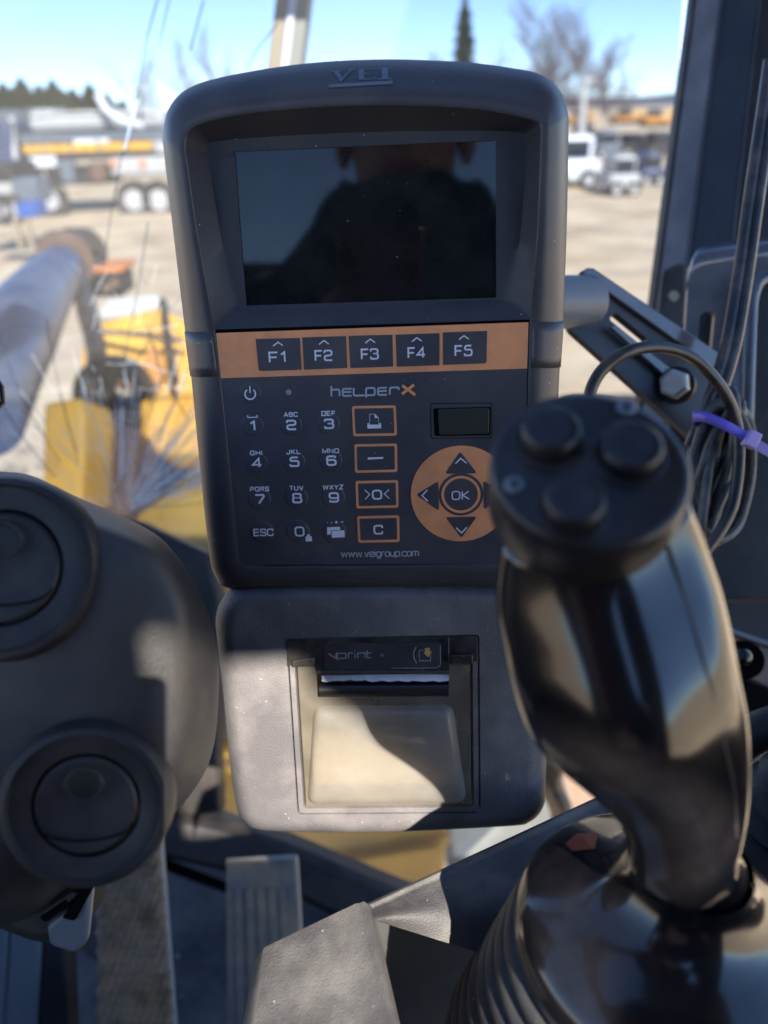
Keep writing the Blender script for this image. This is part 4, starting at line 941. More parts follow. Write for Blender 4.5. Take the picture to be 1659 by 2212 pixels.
# usb cover
u_ = zpoly([(1112, 398), (1382, 395), (1383, 551), (1114, 553)], W0 + .0002, .0002, .0012).build('usb_cover', M['gap'], T)
zpoly([(1115, 401), (1379, 398), (1380, 548), (1117, 550)], W0 + .0003, .0002, .0011).build('cover_frame', M['overlay'], u_)
zpoly([(1124, 420), (1378, 413), (1376, 538), (1130, 542)], W0 + .00045, .0002, .001).build('cover_gap', M['gap'], u_)
zpoly([(1145, 424), (1371, 418), (1370, 533), (1150, 538)], W0 + .0013, .001, .0012).build('rubber_flap', M['usb'], u_, bevel=.0003)
# navigation pad
px, py = z2(1246, 798); u, v = D.uv(px, py, W0); rN = ms(D, W0, px, py, 206 * .4908)
def disc(r, w_, th, m, name, par, ring=None):
    O = D.pt(u, v, w_)
    if ring: return MB().lathe([(ring, 0), (r, 0)], O, D.N, 64).build(name, M[m], par, smooth=False)
    return MB().lathe([(.00005, 0), (r, 0), (r, -th)], O, D.N, 64).build(name, M[m], par, smooth=False)
nav = disc(rN, W0 + .0003, .0002, 'orange', 'navigation_pad', T)
k = disc(rN * .445, W0 + .0004, .0001, 'overlay', 'ok_key', nav); disc(rN * .39, W0 + .0005, .0001, 'orange', 'ok_ring', nav, rN * .335)
dtext('OK', 1245, 803, 40, nav, 'ok_legend', th=.13, zw=74)
for q, ch in ((((1243, 610), (1318, 706), (1176, 708)), ((1222, 663), (1245, 640), (1271, 661))), (((1050, 800), (1147, 740), (1150, 872)), ((1099, 779), (1075, 804), (1101, 829))),
              (((1178, 899), (1317, 896), (1248, 990)), ((1225, 945), (1249, 968), (1273, 943))), (((1442, 795), (1345, 738), (1347, 867)), ((1392, 775), (1416, 798), (1394, 820)))):
    k = zpoly(q, W0 + .00045, .0001, .0008).build('arrow_key', M['overlay'], nav); zline(ch, .0003, WK, 'print', 'arrow_mark', k)
# embossed lettering on the top edge of the housing
def hx(px, py):                         # point on the sloping top rim
    dr = (FW + RT * ((px - CX) / FPX) - UP * ((py - CY) / FPX)).normalized()
    hit = HT.ray_cast(CAM, dr); return hit[0] - dr * .0006
def zv(x, y): return (660.5 + x * .1389, 107.5 + y * .1389)
mb = MB()
for q in ([(365, 325), (545, 320), (540, 332), (515, 338), (565, 440), (545, 495), (535, 495), (425, 335), (370, 340)], [(560, 440), (690, 312), (650, 305), (655, 296), (790, 290), (770, 310), (725, 312), (550, 495), (540, 480)],
          [(830, 297), (910, 292), (915, 460), (820, 468)], [(905, 293), (1080, 288), (1080, 318), (1060, 300), (908, 304)], [(910, 372), (1000, 366), (1000, 380), (912, 386)], [(905, 450), (1060, 443), (1090, 405), (1090, 452), (905, 463)],
          [(1120, 285), (1330, 274), (1330, 284), (1122, 295)], [(1185, 290), (1285, 286), (1285, 450), (1188, 452)], [(1110, 448), (1345, 440), (1345, 454), (1110, 462)], [(355, 538), (1350, 478), (1350, 530), (360, 588)]):
    n_ = 1
    ok = []
    for i in range(len(q)):
        a, b = q[i], q[(i + 1) % len(q)]; L = max(1, int(math.hypot(b[0] - a[0], b[1] - a[1]) // 60))
        for j in range(L): ok.append((a[0] + (b[0] - a[0]) * j / L, a[1] + (b[1] - a[1]) * j / L))
    mb.add([hx(*zv(*p)) for p in ok], [tuple(range(len(ok)))])
mb.build('brand_lettering', M['emb'], T, smooth=False)

# ================================================================ PRINTER UNIT
Q = Frame(-1.76, 14.17, .384, tuple(V(bpy.context.scene.get('pq', (-.05164, .32085, -.23626)))))
QT = thing('ticket_printer', None, 'dusty grey ticket printer with smoky paper door mounted under the terminal', 'printer', mat=Q.mat())
def z3(x, y): return (430.1 + .5 * x, 1228.8 + .5 * y)
OWp = -.010
po = [(560, 1792), (530, 1776), (512, 1745), (497, 1650), (482, 1500), (469, 1380), (467, 1330), (482, 1292), (520, 1262), (660, 1252), (830, 1250), (1000, 1252), (1110, 1262), (1160, 1290), (1182, 1335), (1184, 1400), (1182, 1550), (1178, 1690), (1174, 1742), (1145, 1775), (1090, 1785), (830, 1797), (660, 1797)]
pi_ = [(590, 1772), (556, 1762), (546, 1740), (530, 1650), (518, 1500), (510, 1390), (511, 1350), (524, 1318), (560, 1302), (670, 1296), (830, 1294), (990, 1296), (1080, 1302), (1122, 1320), (1136, 1352), (1138, 1400), (1138, 1550), (1138, 1690), (1136, 1728), (1120, 1750), (1085, 1760), (830, 1772), (670, 1773)]
pou = [V((*Q.uv(x, y, OWp), OWp)) for x, y in po]; pin = [V((*Q.uv(x, y, 0), 0)) for x, y in pi_]
win = [(618, 1380), (1035, 1371), (1038, 1756), (643, 1759)]
def prr(tt): 
    return [Q.pt(*(a.lerp(b, tt).xy.to_tuple() + ((OWp * (1 - tt) ** 2.2),))) for a, b in zip(cat(pou, 8, True), cat(pin, 8, True))]
pc = V((.05, -.04, 0))
def pback(sc, w_): return [Q.pt(pc.x + (q.x - pc.x) * sc, pc.y + (q.y - pc.y) * sc, w_) for q in cat(pou, 8, True)]
rings = [pback(.9, -.07), pback(.97, -.066), pback(.995, -.05), pback(1, -.025)] + [prr(x) for x in (0, .06, .14, .26, .4, .6, .8, 1)]
# window ring: project each ring point onto the window rectangle by angle
wr = rpoly([Q.uv(*p, 0) for p in win], .0022, 8)
def ray_to(polyg, c, p):
    d = (p - c); best = None
    for i in range(len(polyg)):
        a = V(polyg[i - 1]) - c; b = V(polyg[i]) - c; e = b - a
        den = d.x * e.y - d.y * e.x
        if abs(den) < 1e-12: continue
        s = (a.x * e.y - a.y * e.x) / den; q = (a.x * d.y - a.y * d.x) / den
        if s > 0 and -1e-6 <= q <= 1 + 1e-6 and (best is None or s < best): best = s
    return c + d * best
wc = V(Q.uv(835, 1565, 0))
fin = [ray_to(wr, wc, V((q.x, q.y))) for q in cat(pin, 8, True)]
dense = []
rings.append([Q.pt(q.x, q.y, 0) for q in fin])
MB().loft(rings, True, True, False).build('housing', M['pshell'], QT, angle=60)
cdist = lambda s: [V((wc.x + (V(p).x - wc.x) * s, wc.y + (V(p).y - wc.y) * s)) for p in wr]
MB().loft([[Q.pt(p.x, p.y, .0001) for p in cdist(1.004)], [Q.pt(p.x, p.y, -.003) for p in cdist(1.0)], [Q.pt(p.x, p.y, -.003) for p in cdist(.985)], [Q.pt(p.x, p.y, .0003) for p in cdist(.982)],
           [Q.pt(p.x, p.y, .0003) for p in cdist(.93)], [Q.pt(p.x, p.y, -.004) for p in cdist(.92)]]).build('door_frame', M['pshell'], QT, angle=30)
MB().loft([[Q.pt(p.x, p.y, -.003) for p in cdist(.925)], [Q.pt(p.x, p.y, -.045) for p in cdist(.90)]], True, False, True).build('cavity', M['cavity'], QT)
def qslab(zs_, w_, th, r=0): return zpoly(zs_, w_, th, r, z3, Q)
# smoky top plate, label, teeth
qslab([(378, 303), (1203, 291), (1206, 400), (1083, 402), (1083, 452), (510, 462), (498, 418), (380, 420)], .0008, .0045, [.002, .002, .0003, .0003, .0003, .0003, .0003, .0003]).build('top_plate', M['psmoke'], QT, bevel=.0003)
MB().slab([Q.px(*z3(1078, y), .0009) for y in (296, 400)] + [Q.px(*z3(1080, y), .0009) for y in (400, 296)], Q.N * -.0003).build('plate_seam', M['edge'], QT)
lab = qslab([(540, 322), (1044, 318), (1046, 430), (540, 434)], .0011, .0004, [.0002, .0012, .0025, .0002]).build('label_plate', M['plabel'], QT)
zline([(830, 430), (1025, 428), (1040, 420), (1043, 408), (1042, 330)], .00012, .0013, 'print_dim', 'label_edge', lab, False, z3, Q)
mb = MB()
for seg in ([(596, 388), (596, 366), (634, 365), (634, 386), (596, 387)], [(645, 386), (645, 364), (664, 363)], [(674, 386), (673, 365)], [(686, 386), (685, 364), (716, 363), (717, 385)], [(726, 352), (727, 384), (744, 384)], [(717, 364), (744, 363)], [(673, 356), (673, 352)]):
    ribbon(mb, [V(Q.uv(*z3(*p), .0013)) for p in seg], .00022, Q, .0013)
ribbon(mb, [V(Q.uv(*z3(*p), .0013)) for p in [(597, 360), (597, 396)]], .00022, Q, .00131)
mb.build('model_lettering', M['print_dim'], lab, smooth=False)
mb = MB()
for seg in ([(560, 366), (588, 386)], [(590, 388), (591, 366)]): ribbon(mb, [V(Q.uv(*z3(*p), .0013)) for p in seg], .0003, Q, .00132)
mb.build('model_letter_v', M['orange'], lab, smooth=False)
for (zx, zy, r, m) in ((789, 373, .0009, 'emb'),):
    uq = Q.uv(*z3(zx, zy), .0012); MB().lathe([(.00005, .0002), (r, 0)], Q.pt(uq[0], uq[1], .0012), Q.N, 20).build('indicator', M[m], lab)
uq = Q.uv(*z3(968, 372), .0012); O = Q.pt(uq[0], uq[1], .0011)
MB().lathe([(.0042, 0), (.0041, .0004), (.0037, .0006), (.0035, .0003), (.0002, .0003)], O, Q.N, 40).build('feed_button', M['plabel'], lab)
zline([(938, 338), (927, 360), (928, 385), (940, 408)], .0002, .0018, 'print_dim', 'button_glint', lab, False, z3, Q)
zline([(972, 352), (951, 352), (952, 400), (957, 394), (962, 400), (967, 394), (972, 400), (978, 394), (984, 400), (990, 394), (997, 400), (1000, 396), (1000, 375)], .00012, .0018, 'print_dim', 'paper_icon', lab, False, z3, Q)
qslab([(975, 344), (996, 341), (998, 358), (1006, 358), (990, 382), (968, 361), (977, 360)], .0019, .0002).build('arrow_icon', mat('amber', (.62, .36, .12), .5), lab)
mb = MB()
for i in range(64):
    x = 512 + i * 8.9
    if x > 1076: break
    mb.slab([Q.px(*z3(x, 440), .0012), Q.px(*z3(x + 4.5, 440), .0012), Q.px(*z3(x + 3.4, 458), .0006), Q.px(*z3(x + 1.1, 458), .0006)], Q.N * -.0004)
mb.build('cutter_teeth', M['steel' if False else 'emb'], QT, smooth=False)
mb = MB(); a_, b_ = [], []
for i in range(56):
    x = 530 + i * 10; a_.append(Q.px(*z3(x, 456), -.0012)); b_.append(Q.px(*z3(x, 486 + 2 * math.sin(i * .9) + random.uniform(-1.5, 1.5) - (4 if 6 < i < 20 else 0)), .0002))
mb.loft([a_, b_], closed=False)
tag(mb.build('paper_strip', M['white'], None, smooth=False), 'torn white paper edge sticking out of the printer slot', 'paper')
# roller, lugs
uA = Q.px(*z3(522, 522), -.0035); uB = Q.px(*z3(1076, 517), -.0035)
MB().tube([uA, uB], .0042, 20).build('roller', M['core'], QT)
for q in ([(400, 398), (497, 384), (498, 420), (402, 426)], [(1084, 374), (1184, 372), (1184, 412), (1086, 414)]):
    qslab(q, .003, .005, .0012).build('hinge_lug', M['psmoke'], QT, bevel=.0006)
# cover
dc = qslab([(424, 424), (506, 424), (512, 556), (1078, 552), (1083, 414), (1170, 412), (1176, 1018), (462, 1028)], .0006, .0012, [.0005, .0005, .0005, .0005, .0005, .0005, .001, .001]).build('paper_door', M['cover'], QT, bevel=.0003)
bu = rpoly([Q.uv(*z3(*p), .001) for p in ((496, 592), (1096, 588), (1156, 998), (470, 1004))], [.0065, .0065, .0040, .0040], 10); bc = V((sum(p.x for p in bu) / len(bu), sum(p.y for p in bu) / len(bu), 0))
MB().loft([[Q.pt(bc.x + (p.x - bc.x) * s, bc.y + (p.y - bc.y) * s, w_) for p in bu] for s, w_ in ((1.0, .0007), (.985, .0030), (.965, .0048), (.935, .0060), (.89, .0068), (.8, .0075), (.6, .0080), (.3, .0082))], True, False, True).build('door_bulge', M['bulge'], QT, angle=80)
PR = MB().tube([Q.px(*z3(505, 815), -.0165), Q.px(*z3(1110, 810), -.0165)], .0145, 64)
tag(PR.build('paper_roll', M['roll']), 'cream paper roll lying behind the smoky printer door', 'paper roll')
# neck between terminal and printer
MB().box(D.pt(.075, -.110, -.03), (.12, .03, .03)).build('mounting_neck', M['gap'], T)

# ================================================================ STEERING COLUMN WITH VENTS
CO = thing('steering_column', P(0, 2100, .33), 'dark grey steering column cover with two round air vents at the left edge', 'steering column')
sil = [(-260, 1100), (-120, 1010), (0, 1018), (70, 1028), (170, 1075), (300, 1132), (372, 1188), (440, 1300), (470, 1400), (473, 1500), (462, 1610), (430, 1690), (350, 1785), (250, 1860), (140, 1925), (60, 1985), (-60, 2010), (-260, 1950)]
fro = [(-240, 1150), (-110, 1060), (0, 1066), (60, 1078), (140, 1115), (260, 1160), (338, 1205), (392, 1300), (400, 1400), (398, 1500), (394, 1610), (374, 1680), (312, 1762), (230, 1830), (128, 1880), (50, 1915), (-60, 1940), (-240, 1900)]
cc = [(-100, 1500)] 
def cring(pts, ds): return cat([P(x, y, d if not isinstance(ds, (int, float)) else ds) for (x, y), d in zip(pts, ds if not isinstance(ds, (int, float)) else [0] * len(pts))], 6, True)
def mixp(a, b, t_): return [((x0 * (1 - t_) + x1 * t_), (y0 * (1 - t_) + y1 * t_)) for (x0, y0), (x1, y1) in zip(a, b)]
rings = [cring(mixp(sil, [(0, 1500)] * 18, .12), .40), cring(mixp(sil, [(0, 1500)] * 18, .03), .36), cring(sil, .315), cring(mixp(sil, fro, .12), .297), cring(mixp(sil, fro, .35), .283), cring(mixp(sil, fro, .7), .272), cring(fro, .262), cring(mixp(fro, [(60, 1450)] * 18, .08), .2575),
         cring(mixp(fro, [(60, 1450)] * 18, .3), .254), cring(mixp(fro, [(60, 1450)] * 18, .7), .253), cring(mixp(fro, [(60, 1450)] * 18, .97), .253)]
MB().loft(rings, True, False, True).build('cover_shell', M['column'], CO, angle=70)
def vent(px, py, d, r, tilt, lab=None):
    ax = (-FW + RT * tilt[0] + UP * tilt[1]).normalized(); O = P(px, py, d)
    v_ = MB().lathe([(r * 1.06, -.006), (r * 1.04, .001), (r, .0035), (r * .93, .004), (r * .90, .0025), (r * .80, .0022), (r * .66, .001), (r * .64, -.002)], O, ax, 64, ref=RT).build('air_vent', M['vent'], CO, angle=50)
    MB().lathe([(r * .625, -.002), (r * .615, .0008), (r * .58, .0016), (r * .3, .0006), (.0003, .0002)], O, ax, 56, ref=RT).build('vent_disc', M['vent'], v_, angle=40)
    e1 = (RT - ax * RT.dot(ax)).normalized(); e2 = ax.cross(e1)
    if e2.dot(UP) < 0: e2 = -e2
    A = [O + ax * .0024 + e1 * math.cos(a) * r * .56 + e2 * (math.sin(a) * r * .20 - r * .22) for a in [math.pi + math.pi * k / 24 for k in range(25)]]
    MB().tube(A, r * .012, 6).build('disc_lip', M['gap'], v_)
    B = [O + ax * .0030 + e1 * math.cos(a) * r * .22 + e2 * (math.sin(a) * r * .2 + r * .30) for a in [2 * math.pi * k / 24 for k in range(25)]]
    MB().tube(B, r * .02, 6).build('disc_knob', M['vent'], v_)
vent(8, 1226, .2515, .0290, (.10, .12))
vent(188, 1738, .252, .0262, (.12, -.06))
# lower shroud and bright bracket
sh = [(-60, 1880), (60, 1880), (150, 1850), (230, 1850), (215, 1900), (172, 1950), (160, 2030), (140, 2058), (60, 2045), (-60, 2000)]
poly(sh, .31, .04, M['column'], 'lower_shroud', CO, .006)
poly([(98, 2000), (165, 1950), (185, 1900), (196, 1930), (185, 2040), (160, 2062), (105, 2045)], .306, .006, M['galv'], 'steel_tongue', CO, .002)
poly([(132, 1985), (196, 1892), (218, 1885), (160, 1992)], .304, .004, M['gap'], 'slot_opening', CO, .001)
poly([(82, 1985), (140, 1945), (150, 1958), (98, 1995)], .3035, .003, M['gap'], 'slot_opening', CO, .001)
poly([(92, 1968), (152, 1925), (172, 1930), (108, 1990)], .3045, .002, M['column'], 'slot_rim', CO, .001)
# small gloss thing at the far left edge
tag(MB().tube([P(-30, 800, .35), P(-4, 840, .35), P(-2, 865, .35), P(-30, 890, .35)], .003, 10).build('black_lever', M['gloss']), 'tip of a glossy black lever cut off by the left edge', 'lever')

# ================================================================ CONSOLE
CN = thing('joystick_console', P(900, 2260, .33), 'grained grey armrest console with a raised wedge under the joystick', 'console')
def cpts(l): return [P(*q) for q in l]
A = cpts([(556, 2062, .315), (575, 2040, .318), (765, 1950, .322), (790, 1950, .320), (806, 1962, .318), (838, 2060, .300), (880, 2212, .272), (905, 2330, .255)])
B = cpts([(520, 2250, .29), (524, 2240, .29), (640, 2300, .275), (740, 2330, .265), (800, 2350, .26), (840, 2350, .258), (860, 2360, .256), (880, 2380, .253)])
mb = MB()
# main wedge: left facing lit face, rounded ridge, inner face
prof = []
for k in range(9):
    v_ = k / 8
    L0 = P(558, 2060, .318).lerp(P(512, 2300, .285), v_); L1 = P(572, 2046, .312).lerp(P(535, 2300, .278), v_)
    T0 = P(768, 1952, .318).lerp(P(850, 2300, .262), v_); T1 = P(786, 1947, .3165).lerp(P(868, 2300, .2595), v_); T2 = P(800, 1956, .319).lerp(P(884, 2300, .262), v_)
    Bt = P(814, 1990, .42).lerp(P(888, 2310, .39), v_)
    Lb = P(552, 2070, .36).lerp(P(506, 2310, .33), v_)
    Mx = L1.lerp(T0, .5) 
    prof.append([Lb, L0, L0.lerp(L1, .6) - FW * .0005, L1, L1.lerp(T0, .25), Mx, L1.lerp(T0, .8), T0, T0.lerp(T1, .5) - FW * .0006, T1, T1.lerp(T2, .5) - FW * .0003, T2, Bt])
mb.loft(prof, closed=False)
top = [P(552, 2070, .36), P(558, 2060, .318), P(572, 2046, .312), P(768, 1952, .318), P(786, 1947, .3165), P(800, 1956, .319), P(815, 1985, .345), P(700, 2010, .39)]
mb.add(top, [tuple(range(len(top)))])
mb.build('wedge', M['console'], CN, angle=60)
# rear rail
ra = []
for k in range(17):
    v_ = k / 12
    c = P(770, 1962, .332).lerp(P(1240, 1745, .40), v_)
    f_ = P(800, 1975, .326).lerp(P(1255, 1795, .385), v_)
    g_ = P(812, 1986, .322).lerp(P(1240, 1930, .350), v_) 
    h_ = P(822, 1992, .327).lerp(P(1235, 2120, .330), v_)
    b_ = P(760, 1985, .37).lerp(P(1240, 1800, .46), v_)
    ra.append([b_, c, c.lerp(f_, .3) - FW * .003, f_, g_, h_])
mb = MB(); mb.loft([cat(r, 4) for r in ra], closed=False); mb.build('rear_rail', M['console'], CN, angle=60)
poly([(800, 1975), (1240, 2100), (1240, 2420), (860, 2420), (820, 2100)], .352, .01, M['frame'], 'pocket', CN, .002, dd=[.41, .43, .42, .40, .40])

# ================================================================ JOYSTICK
J = thing('joystick', P(1440, 2150, .28), 'glossy black joystick with three round buttons on its cap', 'joystick')
an = (-FW * math.cos(R_(35)) + UP * math.sin(R_(35)) - RT * .06).normalized()
OC = P(1274, 1003, .190); rc_ = .0243
e1 = (RT - an * RT.dot(an)).normalized(); e2 = an.cross(e1)
MB().lathe([(rc_ * .93, -.0200), (rc_ * .99, -.016), (rc_ * 1.01, -.006), (rc_, -.0012), (rc_ * .975, -.0002), (rc_ * .9, .0003), (rc_ * .5, .0006), (.0002, .0007)], OC, an, 64, ref=RT).build('cap', M['capm'], J, angle=60)
def btn(px, py, r, h, hollow=False):
    dr = FW + RT * ((px - CX) / FPX) - UP * ((py - CY) / FPX)
    o = OC + an * h; t_ = (o - CAM).dot(an) / dr.dot(an); O = CAM + dr * t_ - an * h
    b_ = MB().lathe([(r * 1.25, 0), (r * 1.22, .0010), (r * 1.1, .0014), (r * 1.05, .0006)], O, an, 40, ref=RT).build('button_collar', M['capm'], J)
    MB().lathe([(r, .0), (r, h * .75), (r * .96, h * .92), (r * .86, h), (r * .55, h * (.93 if hollow else 1.0)), (.0002, h * (.9 if hollow else .97))], O, an, 40, ref=RT).build('button', M['button'], J, angle=60)
btn(1193, 920, .0073, .0065); btn(1367, 955, .0076, .0060); btn(1244, 1072, .0070, .0062, True)
for x, y in ((1352, 884), (1111, 1050)):
    dr = FW + RT * ((x - CX) / FPX) - UP * ((y - CY) / FPX); t_ = (OC - CAM).dot(an) / dr.dot(an); O = CAM + dr * t_
    MB().lathe([(.0025, 0), (.0025, .0008), (.0021, .0012), (.0011, .0012), (.0010, .0002), (.0001, .0002)], O, an, 20, ref=RT).build('screw', M['galv'], J)
# collar (dome) and bellows
_ry = (P(1445, 2000, 1) - CAM).normalized(); _rx = (RT - _ry * RT.dot(_ry)).normalized(); _ru = (UP - _ry * UP.dot(_ry)).normalized()
ax2 = (-_ry * math.cos(R_(41)) + (_rx * .34 + _ru * .94).normalized() * math.sin(R_(41))).normalized()
ax3 = (-_ry * math.cos(R_(41)) + (_rx * .60 + _ru * .80).normalized() * math.sin(R_(41))).normalized()
OD = P(1440, 2004, .268); rd = .0515
# grip body: sections from the cap down to the neck
secs = [ # left px, right px, row, distance, depth half, roundness
 (1082, 1482, 1130, .205, .016, 2.0), (1070, 1506, 1190, .209, .0185, 2.0), (1066, 1526, 1250, .212, .0220, 2.0), (1074, 1545, 1310, .214, .0252, 2.0), (1090, 1563, 1390, .216, .0285, 2.0), (1112, 1578, 1470, .219, .030, 2.0),
 (1142, 1592, 1530, .222, .0285, 2.0), (1190, 1601, 1580, .225, .0262, 2.0), (1248, 1606, 1635, .229, .0238, 2.0), (1300, 1607, 1690, .233, .0215, 2.0), (1338, 1603, 1745, .237, .0198, 2.0), (1356, 1592, 1800, .241, .0186, 2.0),
 (1362, 1578, 1850, .245, .018, 2.0)]
rings = []; NS = 48
for (xl, xr, y, d, hb, ex) in secs:
    tl = (y - 1130) * -.02
    cl = P((xl + xr) / 2, y, d); a = (xr - xl) / 2 * d / FPX
    axv = (P(1275, 1008, .19) - P(1460, 1990, .27)).normalized(); X = (RT - axv * RT.dot(axv)).normalized(); Y = axv.cross(X)
    if Y.dot(FW) > 0: Y = -Y
    ring = []
    for k in range(NS):
        th = 2 * math.pi * k / NS; c_, s_ = math.cos(th), math.sin(th)
        x = math.copysign(abs(c_) ** (2 / ex), c_) * a; yv = math.copysign(abs(s_) ** (2 / ex), s_) * hb
        # thumb flute on the left front, finger ridge on the right front
        if s_ > 0:
            bump_ = -math.exp(-((c_ - .55) / .3) ** 2) * .0030 * max(0, min(1, (1900 - y) / 200)) - math.exp(-((c_ + .66) / .2) ** 2) * .0012 * max(0, min(1, (y - 1180) / 120)) * max(0, min(1, (1760 - y) / 150))
            bump_ += math.exp(-((c_ + .1) / .35) ** 2) * .0010
            yv += bump_
        ring.append(cl + X * x + Y * yv)
    rings.append(ring)
for h_, rr_2 in ((.036, .0172), (.031, .0192), (.026, .0198), (.020, .0190)):
    X = (RT - ax2 * RT.dot(ax2)).normalized(); Y = ax2.cross(X)
    if Y.dot(FW) > 0: Y = -Y
    rings.append([OD + ax2 * h_ + X * math.cos(2 * math.pi * k / NS) * rr_2 + Y * math.sin(2 * math.pi * k / NS) * rr_2 for k in range(NS)])
rs = []
for i in range(len(rings) - 1):
    for m_ in range(3):
        t_ = m_ / 3; g0 = rings[max(i - 1, 0)]; g1 = rings[i]; g2 = rings[i + 1]; g3 = rings[min(i + 2, len(rings) - 1)]
        rs.append([0.5 * ((2 * b) + (c - a) * t_ + (2 * a - 5 * b + 4 * c - d) * t_ * t_ + (3 * b - a - 3 * c + d) * t_ ** 3) for a, b, c, d in zip(g0, g1, g2, g3)])
rs.append(rings[-1])
MB().loft(rs, True, True, True).build('grip', M['gloss'], J, angle=80)
# seam line along the grip
sm = cat([rings[i][int(NS * .16)] + (CAM - rings[i][0]).normalized() * .0001 for i in range(0, 12, 2)], 6)
MB().tube(sm, .00035, 6).build('grip_seam', M['rubber'], J)
# left wing of the grip
wing = [(1072, 1200, .209), (1078, 1300, .213), (1100, 1400, .218), (1128, 1500, .224), (1146, 1558, .228), (1180, 1590, .230), (1200, 1600, .230), (1180, 1480, .220), (1140, 1340, .212), (1110, 1230, .207)]
# collar (dome)
_pr = cat([V((rd * a_, b_, 0)) for a_, b_ in ((.90, -.012), (.985, -.0095), (1.0, -.006), (.985, -.002), (.94, .0018), (.86, .0055), (.77, .0088), (.68, .0118), (.59, .0150), (.51, .0188), (.45, .0232), (.405, .0285), (.385, .034))], 5)
CB = MB().lathe([(p.x, p.y) for p in _pr], OD, ax2, 96); CB.build('collar', M['gloss'], J, angle=70)
CT = BVHTree.FromPolygons(CB.v, CB.f)
prof = []
for i in range(9):
    r0 = rd * (.92 + i * .012); z_ = -.010 - i * .0110
    prof += [(r0 - .0022, z_), (r0 + .0008, z_ - .0014), (r0 + .0022, z_ - .0040), (r0 + .0022, z_ - .0070), (r0 + .0005, z_ - .0098)]
MB().lathe(prof, OD, ax3, 72).build('bellows', M['rubber'], J, angle=60)
dz = lambda px, py: None
def oncollar(px, py):
    dr = (FW + RT * ((px - CX) / FPX) - UP * ((py - CY) / FPX)).normalized(); return CT.ray_cast(CAM, dr)[0] - dr * .0005
MB().add([oncollar(*q) for q in ((1222, 1822), (1246, 1800), (1292, 1800), (1284, 1834), (1236, 1838))], [(0, 1, 2, 3, 4)]).build('decal', M['decal'], J, smooth=False)
# second control at the right edge
t = thing('second_lever', P(1680, 1850, .40), 'ribbed black boot of a second lever cut off by the right edge', 'lever')
MB().lathe([(.020, .03), (.022, .024), (.019, .021), (.024, .015), (.021, .011), (.027, .004), (.023, 0), (.030, -.008), (.026, -.013), (.034, -.022)], P(1720, 1740, .40), (UP * .8 - FW * .5 + RT * .1).normalized(), 36).build('boot', M['rubber'], t, angle=60)
MB().tube(cat([P(1560, 1640, .44), P(1620, 1590, .43), P(1700, 1560, .42), P(1780, 1540, .42)], 5), .011, 16).build('cross_tube', M['panel'], t)
poly([(1600, 1830), (1760, 1880), (1760, 2300), (1560, 2300), (1560, 1950)], .40, .02, M['panel'], 'base_plate', t, .003)
poly([(1628, 1850), (1700, 1900), (1700, 1912), (1622, 1868)], .395, .003, M['edge'], 'plate_edge', t, .0005)

# ================================================================ THE PHOTOGRAPHER (seen in the screen)
PH = thing('phone', CAM - FW * .014, 'phone in a dark red case reflected in the black screen', 'phone')
pc0 = CAM - FW * .012 - RT * .038 - UP * .062
MB().box(pc0, (.078, .009, .158), (RT, FW, UP)).build('case', M['phone'], PH, bevel=.004, seg=3)
MB().box(pc0 - FW * .0052, (.072, .001, .150), (RT, FW, UP)).build('display', M['screen'], PH, bevel=.0003)
SE = thing('operator_seat', (0, -.4, fz), 'dark operator seat the photographer sits on', 'seat')
MB().box((-.03, -.30, CAM.z - .68), (.50, .52, .12)).build('seat_cushion', M['jacket'], SE, bevel=.04, seg=4)
MB().box((-.03, -.64, CAM.z - .30), (.48, .12, .72)).build('backrest', M['jacket'], SE, bevel=.04, seg=4)
MB().box((-.03, -.34, CAM.z - .84), (.30, .30, .20)).build('seat_base', M['frame'], SE, bevel=.01)
PE = thing('person', (0, -.5, fz), 'person in dark jacket holding a phone, reflected in the black screen', 'person')
def skin(name, joints, edges, m, par, sub=2):
    me = bpy.data.meshes.new(name); inv = par.matrix_world.inverted()
    me.from_pydata([inv @ (CAM + V(j[:3])) for j in joints], edges, []); me.materials.append(m)
    o = bpy.data.objects.new(name, me); COL.objects.link(o); o.parent = par
    md = o.modifiers.new('skin', 'SKIN'); md.use_smooth_shade = True
    for i, j in enumerate(joints):
        r = j[3]; me.skin_vertices[0].data[i].radius = (r, r) if not isinstance(r, tuple) else r
        me.skin_vertices[0].data[i].use_root = (i == 0)
    s_ = o.modifiers.new('sub', 'SUBSURF'); s_.levels = sub; s_.render_levels = sub
    return o
hxp = -.045
ph_r = (pc0 - CAM) + RT * .040; ph_l = (pc0 - CAM) - RT * .040
jb = [(hxp, -.46, -.55, .13), (hxp, -.46, -.35, .12), (hxp, -.43, -.12, .13), (hxp, -.42, 0.00, .06), (hxp, -.40, .075, .052), (hxp, -.385, .15, .070), (hxp, -.385, .215, .082), (hxp, -.395, .29, .070),
      (hxp + .19, -.42, -.08, .055), (hxp + .27, -.26, -.29, .042), (ph_r.x + .035, ph_r.y - .09, ph_r.z - .06, .027), (ph_r.x + .028, ph_r.y - .045, ph_r.z - .02, .026),
      (hxp - .19, -.42, -.08, .055), (hxp - .27, -.26, -.29, .042), (ph_l.x - .035, ph_l.y - .09, ph_l.z - .06, .027), (ph_l.x - .028, ph_l.y - .045, ph_l.z - .02, .026),
      (hxp + .13, -.05, -.50, .07), (hxp - .13, -.05, -.50, .07), (hxp + .14, .02, -.86, .045), (hxp - .14, .02, -.86, .045)]
eb = [(0, 1), (1, 2), (2, 3), (3, 4), (4, 5), (5, 6), (6, 7), (2, 8), (8, 9), (9, 10), (10, 11), (2, 12), (12, 13), (13, 14), (14, 15), (0, 16), (0, 17), (16, 18), (17, 19)]
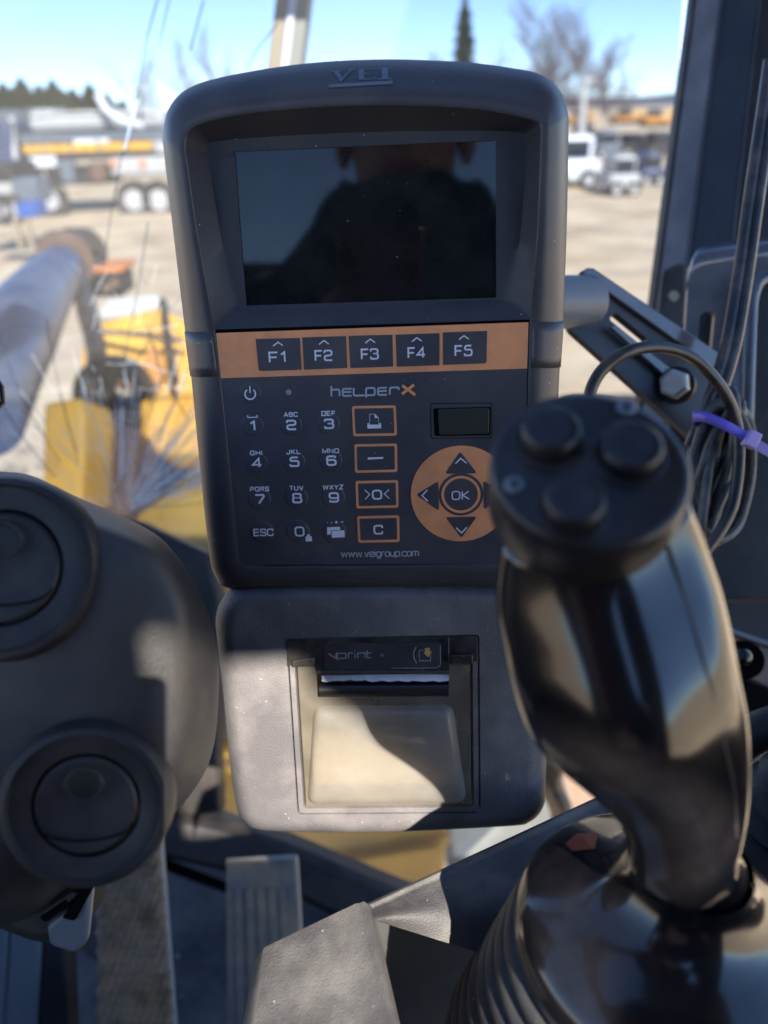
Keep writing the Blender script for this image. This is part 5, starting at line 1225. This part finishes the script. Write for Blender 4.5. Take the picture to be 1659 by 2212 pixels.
def fingers(base, dirx, i0):
    global jb, eb
    for k in range(4):
        o = len(jb); z = base.z + .018 - k * .017
        jb += [(base.x + dirx * .004, base.y + .018, z, .009), (base.x - dirx * .012, base.y + .028, z - .002, .0085), (base.x - dirx * .030, base.y + .026, z - .004, .0075)]
        eb += [(i0, o), (o, o + 1), (o + 1, o + 2)]
    o = len(jb); jb += [(base.x + dirx * .006, base.y - .02, base.z + .03, .0105), (base.x - dirx * .014, base.y - .024, base.z + .045, .009)]; eb += [(i0, o), (o, o + 1)]
fingers(V((-.02, -.09, -.19)), 1, 11); fingers(V((ph_l.x - .010, ph_l.y - .012, ph_l.z - .020)), -1, 15)
jb[10] = (.06, -.15, -.20, .030); jb[11] = (-.02, -.12, -.19, .028)
body = skin('body', jb, eb, M['skin'], PE)
jj = [(hxp, -.47, -.56, .18), (hxp, -.48, -.38, .185), (hxp, -.45, -.16, .18), (hxp, -.425, .00, .15), (hxp, -.41, .07, .125), (hxp + .20, -.415, -.03, .10), (hxp + .28, -.24, -.23, .066), (.04, -.14, -.20, .050),
      (hxp - .20, -.415, -.03, .10), (hxp - .28, -.27, -.29, .066), (ph_l.x - .045, ph_l.y - .11, ph_l.z - .075, .042)]
skin('trousers', [(hxp, -.46, -.55, .16), (hxp + .13, -.05, -.50, .088), (hxp + .14, .01, -.84, .058), (hxp - .13, -.05, -.50, .088), (hxp - .14, .01, -.84, .058)], [(0, 1), (1, 2), (0, 3), (3, 4)], M['jacket'], PE)
skin('jacket', jj, [(0, 1), (1, 2), (2, 3), (3, 4), (2, 5), (5, 6), (6, 7), (2, 8), (8, 9), (9, 10)], M['jacket'], PE)
hood = []
for z, rx, ry in ((-.36, .27, .17), (-.2, .275, .17), (-.08, .27, .16), (-.02, .25, .15), (.03, .205, .145), (.07, .165, .14), (.10, .138, .133), (.13, .120, .125), (.145, .108, .112), (.12, .10, .10)):
    hood.append([CAM + V((hxp + math.cos(a) * rx, -.43 + math.sin(a) * ry, z + .012 * noise.noise(V((math.cos(a) * 4, math.sin(a) * 4, z * 9))))) for a in [2 * math.pi * k / 40 for k in range(40)]])
MB().loft(hood, True, True, False).build('hood', M['jacket'], PE, angle=80)
hr = [(hxp, -.40, .19, .105), (hxp, -.42, .26, .105), (hxp, -.41, .315, .075)]
skin('hair', hr, [(0, 1), (1, 2)], M['hair'], PE)
def blob(c, r, m, name):
    bm = bmesh.new(); bmesh.ops.create_uvsphere(bm, u_segments=16, v_segments=10, radius=1)
    mb = MB().add([CAM + V(c) + V((v.co.x * r[0], v.co.y * r[1], v.co.z * r[2])) for v in bm.verts], [tuple(v.index for v in f.verts) for f in bm.faces]); bm.free(); return mb.build(name, m, PE)
blob((hxp, -.305, .195), (.014, .02, .026), M['skin'], 'nose'); blob((hxp, -.312, .150), (.028, .010, .008), M['decal'], 'mouth')
for s in (-1, 1): blob((hxp + s * .032, -.315, .232), (.014, .008, .008), M['hair'], 'eye'); blob((hxp + s * .082, -.39, .20), (.012, .02, .032), M['skin'], 'ear')
